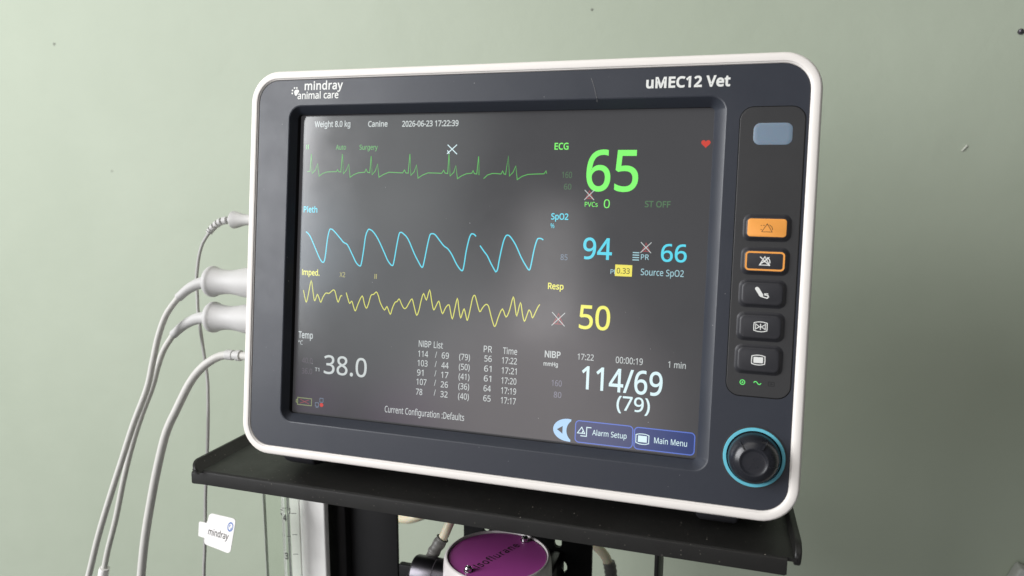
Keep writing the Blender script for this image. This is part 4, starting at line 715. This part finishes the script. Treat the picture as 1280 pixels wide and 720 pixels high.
# printed names on the bezel
YB = -.06
k = MB(); lettering(k, 'mindray', -116.3, 105.75, 26.0, 4.75, YB, 0.020, 22); lettering(k, 'animal care', -121.0, 100.45, 27.9, 4.05, YB, 0.016)
k.flat([[(-123.6 + .0, 104.7), (-123.0, 105.8), (-121.6, 106.2), (-120.3, 105.8), (-120.0, 104.8), (-120.9, 103.8), (-121.6, 102.6), (-122.6, 102.4), (-123.1, 103.3)]], YB)
for (x, z) in ((-123.3, 107.1), (-121.7, 107.1), (-124.7, 105.7), (-124.8, 103.9)): k.flat([circle(x, z, .55, 12)], YB)
k.build('maker_logo', M['white_ink'], mon, MBASE, recalc=False, smooth=False)
k = MB(); lettering(k, 'uMEC12 Vet', 88.2, 101.45, 42.2, 5.15, YB, 0.034, 26); k.build('model_name', M['white_ink'], mon, MBASE, recalc=False, smooth=False)

# control strip
PX0, PX1, PZ0, PZ1 = 136.2, 166.9, -54.4, 90.5
cpn = MB(); cpn.loft([rrect(PX0, PX1, PZ0, PZ1, 6.5, .4, 8), rrect(PX0, PX1, PZ0, PZ1, 6.5, -.12, 8), rrect(PX0 + .25, PX1 - .25, PZ0 + .25, PZ1 - .25, 6.3, -.3, 8)], False, True)
cpn = cpn.build('control_panel', M['panel'], mon, MBASE)
k = MB(); k.loft([rrect(PX0 - .42, PX1 + .42, PZ0 - .42, PZ1 + .42, 6.9, .2, 8), rrect(PX0 - .42, PX1 + .42, PZ0 - .42, PZ1 + .42, 6.9, -.05, 8), rrect(PX0 + .1, PX1 - .1, PZ0 + .1, PZ1 - .1, 6.4, -.05, 8)])
k.build('seam', M['seam'], cpn, MBASE)
k = MB(); k.loft([rrect(142.9, 161.3, 71.7, 82.5, 3.2, -.25, 8), rrect(142.9, 161.3, 71.7, 82.5, 3.2, -.38, 8), rrect(143.2, 161.0, 72.0, 82.2, 3.0, -.5, 8), rrect(145, 159.2, 73.8, 80.4, 1.6, -.56, 8)], False, True)
tag(k.build('alarm_lamp', M['lamp'], mon, MBASE, sharp=60), 'unlit milky blue alarm lamp window')
def button(x0, x1, z0, z1, lab):
    k = MB()
    def q(d, y): return rrect(x0 + d, x1 - d, z0 + d, z1 - d, 2.9 - d * .6, y, 7)
    k.loft([q(-1.3, -.28), q(-1.0, -.55), q(-.2, -.9), q(.1, -1.6), q(.5, -2.05), q(1.2, -2.2)], False, True)
    o = k.build('button', M['rubber'], mon, MBASE, sharp=50)
    return tag(o, lab)
YF = -2.26
b = button(141.4, 162.0, 24.9, 36.0, 'bright orange button with a warning triangle')
k = MB(); k.loft([rrect(142.5, 160.9, 26.0, 34.9, 1.5, -2.1, 6), rrect(142.5, 160.9, 26.0, 34.9, 1.5, -2.26, 6), rrect(142.9, 160.5, 26.4, 34.5, 1.2, -2.4, 6)], False, True)
k.build('button_face', M['orange'], b, MBASE)
cx, cz = 151.9, 30.3
strokes('icon', [[(cx - 2.6, cz - 1.9), (cx - .1, cz + 2.1), (cx + 2.3, cz - 1.9)], [(cx + .9, cz + 1.6), (cx + 2.1, cz + .6), (cx + 2.5, cz - .9)], [(cx - 3.2, cz + 1.2), (cx - 2.6, cz + 1.2)],
                 [(cx - 2.0, cz + 1.3), (cx - 1.4, cz + 1.3)], [(cx - 3.2, cz - .8), (cx - 2.6, cz - .8)]], M['black_ink'], b, -2.44, .26, (0,))
b = button(141.2, 161.9, 8.1, 19.6, 'dark button with an orange outline and a crossed bell')
strokes('outline', [rr2(142.6, 160.5, 9.5, 18.2, 1.5)], M['orange'], b, YF, .85, (0,))
cx, cz = 151.5, 13.9
strokes('icon', [[(cx - 2.4, cz - 2.0), (cx, cz + 2.2), (cx + 2.4, cz - 2.0)], [(cx - 2.3, cz + 2.1), (cx + 2.5, cz - 2.3)], [(cx + 2.1, cz + 2.0), (cx - 2.4, cz - 1.9)], [(cx + 1.0, cz + 1.9), (cx + 2.3, cz + .6), (cx + 2.5, cz - 1.0)],
                 [(cx - .6, cz - .4), (cx + .6, cz - .4)]], M['white_ink'], b, YF, .48, (0,))
b = button(141.0, 161.4, -8.3, 3.4, 'dark button with a cuffed arm symbol')
cx, cz = 151.0, -2.2
k = MB(); k.ribbon([(cx - 2.4, cz + 2.3), (cx - .3, cz - .9)], 1.9, YF); k.flat([circle(cx - 2.4, cz + 2.2, .95, 14)], YF - .006); k.flat([circle(cx - .2, cz - 1.0, .9, 14)], YF - .012)
k.ribbon([(cx - .2, cz - 1.6), (cx + 2.6, cz - 2.3), (cx + 3.2, cz - 1.6), (cx + 2.9, cz - .9), (cx + 1.2, cz - .7)], .55, YF - .02); k.ribbon([(cx + 1.0, cz - .2), (cx + 3.0, cz - .1)], .45, YF - .03)
k.build('icon', M['white_ink'], b, MBASE, recalc=False, smooth=False)
b = button(140.8, 161.4, -25.1, -12.9, 'dark button with two facing triangles in a frame')
cx, cz = 151.2, -18.9
fr = [(-3.1, -1.9), (-3.2, 0), (-3.1, 1.9), (-1.5, 2.35), (0, 2.45), (1.5, 2.35), (3.1, 1.9), (3.2, 0), (3.1, -1.9), (1.5, -2.35), (0, -2.45), (-1.5, -2.35)]
strokes('icon', [[(cx + p, cz + q) for p, q in fr], [(cx - 2.3, cz - 1.3), (cx - 2.3, cz + 1.3), (cx - .5, cz)], [(cx + 2.3, cz - 1.3), (cx + 2.3, cz + 1.3), (cx + .5, cz)], [(cx, cz - 1.5), (cx, cz + 1.5)]],
        M['white_ink'], b, YF, .42, (0, 1, 2))
b = button(140.7, 161.4, -41.9, -29.3, 'dark button with a filled screen symbol')
cx, cz = 151.0, -35.6
strokes('icon', [[(cx + p, cz + q) for p, q in fr]], M['white_ink'], b, YF, .45, (0,))
k = MB(); k.flat([rr2(cx - 2.3, cx + 2.3, cz - 1.5, cz + 1.5, .4)], YF); k.build('icon_fill', M['white_ink'], b, MBASE, recalc=False, smooth=False)
k = MB(); k.ribbon(circle(144.0, -47.6, 1.15, 24), .42, -.36, True); k.flat([circle(144.0, -47.6, .42, 12)], -.36); k.build('indicator_light', M['green_lamp'], mon, MBASE, recalc=False, smooth=False)
k = MB(); k.ribbon([(151.2 - 1.8 + .3 * i, -47.4 + .75 * math.sin(i * 6.283185 / 12)) for i in range(13)], .42, -.36); k.build('indicator_light', M['green_lamp'], mon, MBASE, recalc=False, smooth=False)
strokes('indicator_light', [rr2(156.4, 159.2, -48.4, -46.4, .2), [(157.0, -47.4), (158.6, -47.4)], [(157.8, -48), (157.8, -46.8)]], M['dead_ink'], mon, -.36, .35, (0,))

# rotary knob inside its blue ring
KX, KZ = 151.49, -85.19
kb = MB(); kb.lathe((KX, 1.0, KZ), (0, -1, 0), [(0, 13.0), (1.6, 13.0), (3.0, 12.8), (6.5, 12.1), (9.5, 11.0), (11.1, 9.9), (12.0, 8.6), (12.3, 7.8), (12.7, 7.2), (12.8, 6.8), (12.65, 6.3), (12.35, 5.8), (12.3, 5.2), (12.3, 3.0), (12.3, 0)], 64)
kb = kb.build('rotary_knob', M['knob'], mon, MBASE, sharp=50)
k = MB()
def ringloop(rs): return [[(KX + r * math.cos(6.283185 * i / 72), y, KZ + r * math.sin(6.283185 * i / 72)) for i in range(72)] for y, r in rs]
k.loft(ringloop([(.5, 15.1), (-.55, 15.1), (-.8, 14.9), (-.8, 13.55), (-.5, 13.4), (.5, 13.4)])); tag(k.build('knob_ring', M['cyan_ring'], kb, MBASE), 'light blue ring')
k = MB(); k.loft(ringloop([(.3, 15.9), (-.35, 15.8), (-.4, 15.15), (.3, 15.12)])); k.build('ring_surround', M['panel'], kb, MBASE)
k = MB(); k.loft(ringloop([(-.1, 13.42), (-.12, 12.9)])); k.build('knob_gap', M['seam'], kb, MBASE)
kn = MB()
for a, rr in ((128, 10.6), (60, 10.6), (-10, 10.6)):
    ca, sa = math.cos(math.radians(a)), math.sin(math.radians(a))
    kn.tube([(KX + ca * 11.4, -8.0, KZ + sa * 11.4), (KX + ca * 9.8, -10.45, KZ + sa * 9.8), (KX + ca * 7.6, -11.8, KZ + sa * 7.6)], .42, 8, 4)
kn.build('grip_ridge', M['knob'], kb, MBASE)

# a stray hair lying on the top of the bezel
hb = MB(); hb.tube([(58.8, -.05, 107.5), (60.2, -.2, 104.2), (61.4, -.25, 100.5), (62.4, -.15, 96.6), (62.7, -.1, 94.8)], .05, 6, 6)
hpos = rotx((60, 0, 100))
ho = hb.build('stray_hair', M['hair'], base=(60, 0, 100)); ho.location = W(*hpos); ho.rotation_euler = (TILT, 0, 0)
tag(ho, 'fine pale hair stuck to the dark frame above the middle of the screen', 'hair')

# ------------------------------------------------------------------ cables plugged into the monitor's left side
def cable(name, lab, plug_prof, plug_at, relief, relief_r, cord, cord_r, cmat, relief_mat='plug', ribbed=False, extra=None):
    base = Vector(plug_at)
    o = thing(name, W(*base), lab, 'cable', 'cables plugged into the left side of the monitor')
    if plug_prof:
        k = MB(); k.lathe(base, (-1, -.0, -.02), plug_prof, 40); k.build('plug', M['plug'], o, base, sharp=45)
    if relief:
        k = MB()
        if ribbed:
            def rf(f):
                body = 2.75 - .4 * f
                return body if (f * 6.5) % 1 < .62 else body * .5
            k.tube(relief, 1, 16, 26, True, rf)
        else:
            def rf(f): return (relief_r[0] * (1 - f) + relief_r[1] * f) * (1 + .10 * max(0, (f - .9) * 10)) + 1.2 * max(0, .12 - f) * 8
            k.tube(relief, 1, 20, 10, True, rf)
        k.build('strain_relief', M[relief_mat], o, base, sharp=28)
    k = MB(); k.tube(cord, cord_r, 14, 8); k.build('cord', M[cmat], o, base)
    if extra: extra(o, base)
    return o
C1 = [(-216.6, 44.0, 14.1), (-223.6, 45.1, 6.1), (-227.1, 45.1, -1.8), (-229.3, 45.1, -10.5), (-230.7, 44.8, -20.5), (-230.5, 44.4, -32.0), (-229.5, 43.0, -43.3), (-226.2, 41.0, -60.1), (-223.0, 39.1, -75.2), (-220.1, 37.3, -89.7), (-218.4, 35.0, -100.7), (-216.9, 31.5, -121.3), (-216.1, 27.9, -141.9), (-215.8, 23.7, -167.7), (-215.6, 21.9, -183.0), (-215.2, 18.6, -209.9), (-215.3, 16.2, -228.9), (-215.2, 10.6, -290.0), (-215, 0, -420)]
SR1 = [(-196.6, 43.1, 23.1), (-203.9, 43.0, 22.3), (-209.9, 43.8, 19.9), (-215.3, 44.3, 16.0), (-217.0, 44.0, 13.6)]
C2 = [(-226.6, 24.0, -27.9), (-228.6, 23.6, -29.7), (-236.5, 20.1, -41.3), (-241.9, 17.3, -56.3), (-245.3, 14.0, -74.4), (-249.0, 11.1, -92.4), (-257.7, 5.7, -117.4), (-265.6, 0.5, -143.8), (-273.2, -4.7, -169.7), (-280.3, -10.0, -196.3), (-285.8, -15.3, -223.2), (-293.2, -24.2, -263.0), (-312, -30, -420)]
B2 = [(-203.1, 28.0, -17.9), (-212.7, 26.8, -19.4), (-221.0, 25.3, -23.4), (-228.6, 23.6, -29.7)]
C3 = [(-239.0, 30.2, -56.2), (-240.7, 30.2, -57.7), (-249.6, 29.8, -69.3), (-255.7, 29.3, -82.4), (-261.0, 28.6, -97.2), (-271.0, 26.6, -119.6), (-278.8, 23.9, -142.0), (-285.4, 20.9, -166.3), (-292.0, 17.2, -196.7), (-298.8, 14.1, -221.6), (-302.1, 12.2, -237.1)]
B3 = [(-203.9, 27.0, -42.7), (-216.6, 27.8, -44.2), (-228.9, 29.2, -49.3), (-240.7, 30.2, -57.7)]
C4 = [(-146, 22.1, -66.2), (-176.4, 22.1, -66.2), (-181.5, 22.0, -66.4), (-192.4, 22.0, -67.0), (-201.2, 20.5, -70.7), (-210.0, 18.7, -77.7), (-217.7, 16.4, -87.9), (-226.3, 13.3, -104.9), (-234.1, 10.2, -122.0), (-239.4, 6.4, -144.4), (-243.3, 2.7, -166.8), (-247.2, -1.8, -194.9), (-249.0, -6.1, -221.7), (-251.3, -12.7, -267.8), (-256, -20, -420)]
cable('sensor_cable', 'thin grey cable with a ribbed collar, topmost on the side of the monitor', [(0, 5.5), (24, 5.0), (34, 3.7), (42, 3.5), (48, 3.9), (53, 5.4), (55.0, 5.9), (56.4, 6.0), (57.2, 5.3), (57.6, 3.2), (59, 2.6)],
      (-139, 43.1, 24.3), SR1, None, C1, 1.15, 'cable_grey', ribbed=True)
pp = [(0, 10.6), (34, 10.4), (40, 9.7), (45, 8.7), (50, 8.1), (55, 8.2), (59, 8.8), (62, 9.5), (63.2, 10.0), (63.8, 10.45), (64.8, 10.6), (66.2, 10.5), (67.2, 9.9), (68.4, 8.4), (69.6, 6.4), (70.8, 4.8)]
cable('sensor_cable', 'thick white cable from the upper of the two big flared plugs', pp, (-138, 28.2, -16.6), B2, (4.4, 2.85), C2, 2.15, 'cable')
def end_plug(o, base):
    k = MB(); k.tube([(-301.6, 12.4, -235.6), (-303.4, 11.8, -243), (-307, 10, -262), (-309, 9, -285)], 3.6, 16, 6); k.build('connector', M['tag'], o, base)
cable('sensor_cable', 'thick white cable from the lower of the two big flared plugs', pp, (-138, 27.2, -41.0), B3, (4.5, 2.85), C3, 2.1, 'cable', extra=end_plug)
def ferrule(o, base):
    k = MB(); k.lathe((-178.5, 22.1, -66.2), (-1, 0, -.02), [(0, 2.9), (.4, 3.7), (3.2, 3.7), (3.8, 3.1), (6.0, 3.0), (6.6, 3.5), (11.5, 3.5), (12.2, 3.0), (12.4, 2.6)], 28); k.build('ferrule', M['plug'], o, base)
cable('pressure_hose', 'smooth pale hose, lowest on the side of the monitor', None, (-146, 22.1, -66.2), None, None, C4, 2.85, 'cable', extra=ferrule)

# folded paper tag round the thin cable
TL, TR, BL = Vector((-206.4, 15.0, -179.2)), Vector((-183.9, 14.6, -180.2)), Vector((-210.6, 12.3, -201.8))
eu, ev = (TR - TL), (BL - TL)
nrm = eu.cross(ev).normalized()
def tp(u_, v_, d=0.0): return TL + eu * u_ + ev * v_ + nrm * d
def arc(cu, cv, ru, rv, a0, a1, n=5): return [(cu + ru * math.cos(math.radians(a0 + (a1 - a0) * i / n)), cv - rv * math.sin(math.radians(a0 + (a1 - a0) * i / n))) for i in range(n + 1)]
tagbase = Vector((-215.6, 19.5, -194))
ol = arc(.88, .12, .12, .12, 90, 0) + arc(.90, .97, .12, .12, 0, -90) + [(.6, 1.05)] + arc(.13, .86, .12, .14, -90, -180) + [(.0, .80), (-.22, .79), (-.24, .76), (-.30, .38), (-.28, .33), (-.03, .33), (.0, .26)] + arc(.13, .13, .12, .13, 180, 90)
k = MB(); k.loft([[tp(u_, v_, .2) for u_, v_ in ol], [tp(u_, v_, -.2) for u_, v_ in ol]], True, True)
tg = k.build('cable_tag', M['tag'], base=tagbase, smooth=False); tg.location = W(*tagbase)
tag(tg, 'small white tag with a blue round mark folded around the thin hanging cable', 'tag')
sgn = 1 if (nrm.dot(Vector((147.9, -398.9, 59.4)) - TL) > 0) else -1
k = MB(); lettering(k, 'mindray', 0.10, 0.66, 0.76, 0.20, 0, 0.010, map_to=lambda u_, v_: tp(u_, .66 - (v_ - .66) + .035 * (u_ - .1), .24 * sgn)); k.build('tag_text', M['black_ink'], tg, tagbase, recalc=False, smooth=False)
k = MB()
cen = (.855, .275); ro, ri = (.105, .15), (.075, .105)
n_ = 28
vo = [k.bm.verts.new(tp(cen[0] + ro[0] * math.cos(6.283185 * i / n_), cen[1] + ro[1] * math.sin(6.283185 * i / n_), .24 * sgn)) for i in range(n_)]
vi = [k.bm.verts.new(tp(cen[0] + ri[0] * math.cos(6.283185 * i / n_), cen[1] + ri[1] * math.sin(6.283185 * i / n_), .24 * sgn)) for i in range(n_)]
for i in range(n_): k.bm.faces.new((vo[i], vo[(i + 1) % n_], vi[(i + 1) % n_], vi[i]))
for du, dv in ((-.03, -.03), (.03, .05)):
    k.bm.faces.new([k.bm.verts.new(tp(cen[0] + du + a, cen[1] + dv + b_, .24 * sgn)) for a, b_ in ((-.02, .02), (.0, .055), (.025, -.01), (.01, -.05))])
k.build('tag_emblem', M['tag_blue'], tg, tagbase, recalc=False, smooth=False)

# ------------------------------------------------------------------ flow meter under the tray, on the left
fm = thing('flowmeter', W(-168, 60, -420), 'clear acrylic flowmeter with a white back board under the left of the tray', 'flowmeter'); FB = (-168, 60, -420)
k = MB(); k.box(-192.3, -163.6, 56.2, 59.4, -418, -140, .8, 3); ab = k.build('acrylic_block', M['acrylic'], fm, FB)
k = MB(); k.box(-192.9, -192.35, 56.2, 59.4, -418, -140, .15, 1); k.build('polished_edge', M['acrylic_edge'], ab, FB)
k = MB(); k.loft([rrect(-164.2, -143.0, 60.2, 66.0, 1.3, -418, 6), rrect(-164.2, -143.0, 60.2, 66.0, 1.3, -140, 6)], True, True); k.loft([rrect(-172.6, -164.7, 60.4, 70, .4, -418, 6), rrect(-172.6, -164.7, 60.4, 70, .4, -140, 6)], True, True)
for v in k.bm.verts: v.co = Vector((v.co.x, v.co.z, v.co.y))
k.build('back_board', M['board'], fm, FB)
k = MB()
tubl = lambda r, z: [(-167.9 + r * math.cos(6.283185 * i / 28), 48.5 + r * math.sin(6.283185 * i / 28), z) for i in range(28)]
k.loft([tubl(2.7, -418), tubl(2.7, -189.5), tubl(3.4, -189), tubl(3.4, -185.5), tubl(2.8, -185), tubl(2.8, -150)], False, False); k.loft([tubl(1.3, -418), tubl(1.3, -150)], False, False)
k.build('glass_tube', M['tube_glass'], fm, FB, recalc=False)
ink = material('scale_ink', (0.05, 0.05, 0.05), 0.6, grain=0.05)
k = MB(); yk = 45.0
lettering(k, '4', -167.6, -192.6, 2.9, 4.6, yk, 0.035); lettering(k, '3', -167.4, -222.2, 2.8, 4.6, yk, 0.035); k.ribbon([(-165.2, -204.5), (-161.9, -204.1)], .55, yk)
for z in (-192.0, -208.5, -224.0): k.ribbon([(-168.2, z - .4), (-163.9, z + .2)], .45, 56.0)
k.build('scale_marks', ink, fm, FB, recalc=False, smooth=False)

# ------------------------------------------------------------------ vaporizer with the purple lid
vz = thing('vaporizer', W(4.6, 19.4, -330), 'pale vaporizer with a round purple lid below the tray', 'vaporizer'); VB = (4.6, 19.4, -330); VX, VY, VZ = 4.6, 19.4, -178.0
k = MB(); k.lathe((VX, VY, -330), (0, 0, 1), [(0, 34), (60, 34), (118, 34), (138, 33.9), (146, 33.6), (150.5, 33.2), (152.4, 32.7), (153.2, 32.0), (153.2, 31.2), (152.6, 30.8), (150.0, 30.7), (150.0, 0)], 72)
for ang in range(0, 360, 12): pass
k.build('body', M['vapour_body'], vz, VB, sharp=50)
k = MB(); k.lathe((VX, VY, VZ - 1.6), (0, 0, 1), [(0, 30.4), (1.2, 30.4), (1.7, 29.9), (1.75, 0)], 72); lid = k.build('lid', M['purple'], vz, VB)
th = math.radians(66.0); d_ = Vector((math.cos(th), math.sin(th), 0)); e_ = Vector((-math.sin(th), math.cos(th), 0))
k = MB(); lettering(k, 'Isoflurane', 0, 0, 37.5, 5.6, 0, 0.014, 70, map_to=lambda p, q: Vector((-1.0, 1.6, VZ + .22)) + d_ * p + e_ * q)
k.build('lid_text', M['black_ink'], lid, VB, recalc=False, smooth=False)
for (x, y) in ((15.0, 43.2), (-6.0, -3.4)):
    k = MB(); k.lathe((x, y, VZ + .1), (0, 0, 1), [(0, 2.9), (.5, 2.9), (.6, 2.3), (2.2, 2.2), (3.0, 1.7), (3.3, .9), (2.6, .75), (2.6, 0)], 24); k.build('lid_screw', M['chrome'], lid, VB, sharp=25)
k = MB(); k.box(-24, 33, 50, 79.6, -290, -200, 3, 3); k.build('mounting_block', M['dark_metal'], vz, VB)
# filling port on the left and its fittings
k = MB(); k.lathe((-50.4, 14.5, -195.6), (1, 0, 0), [(0, 6.0), (.4, 9.0), (1.2, 10.6), (2.4, 11.2), (16, 11.2), (16.3, 10.9), (16.8, 10.9), (17.1, 11.2), (30, 11.2)], 44); k.build('filling_port', M['dark_metal'], vz, VB, sharp=40)
k = MB(); k.lathe((37, 46, -214), (1, .15, 0), [(0, 6), (8, 6), (9, 5), (20, 5), (20.6, 6.5), (24, 6.5), (24.5, 0)], 28); k.build('side_fitting', M['dark_metal'], vz, VB, sharp=40)

# ------------------------------------------------------------------ rubber gas hoses
hs = thing('gas_hose', W(-41, 22, -186), 'short beige hose rising from the dark port beside the purple lid', 'hose', 'beige gas hoses below the tray')
hbs = (-41, 22, -186)
k = MB(); k.tube([(-37.6, 25, -180.6), (-34.0, 26, -174), (-31.0, 28, -166), (-27.5, 34, -156), (-26, 50, -150), (-26, 75, -150), (-26, 100, -155)], 3.0, 18, 8); k.build('tube', M['hose'], hs, hbs)
k = MB(); k.tube([(-42.0, 18, -189), (-40.6, 22, -186), (-38.6, 24, -182), (-35.8, 25.5, -177.2), (-34.9, 25.9, -175.6)], 1, 20, 10, True, lambda f: 3.1 + .9 * min(1, f * 3) + .25 * math.sin(f * 22)); k.build('collar', M['collar'], hs, hbs)
hs = thing('gas_hose', W(-130, 186, -250), 'beige hose crossing level behind the gap left of the purple lid', 'hose', 'beige gas hoses below the tray'); hbs = (-130, 186, -250)
k = MB(); k.tube([(-190, 200, -268), (-165, 195, -260), (-147.1, 190.9, -254.9), (-132.9, 185.0, -249.9), (-117.3, 187.4, -242.6), (-98, 190, -228), (-80, 200, -210)], 4.0, 18, 8); k.build('tube', M['hose'], hs, hbs)
hs = thing('gas_hose', W(48, 185, -284), 'beige hose bending down into a grey collar right of the purple lid', 'hose', 'beige gas hoses below the tray'); hbs = (48, 185, -284)
k = MB(); k.tube([(-14, 190, -231), (8, 188, -239), (23.9, 186.2, -244.9), (33.9, 185, -249.0), (40.9, 185, -255.5), (44.7, 185, -263.2), (45.8, 185, -268.5)], 3.9, 18, 8); k.build('tube', M['hose'], hs, hbs)
k = MB(); k.tube([(44.5, 185, -260.9), (45.9, 185, -266.2), (46.8, 185, -273.3), (47.8, 185, -283.9), (48.7, 185, -304.0)], 1, 20, 10, True, lambda f: 5.1 - .4 * max(0, .1 - f) * 10 + .22 * math.sin(f * 40)); k.build('collar', M['collar'], hs, hbs)
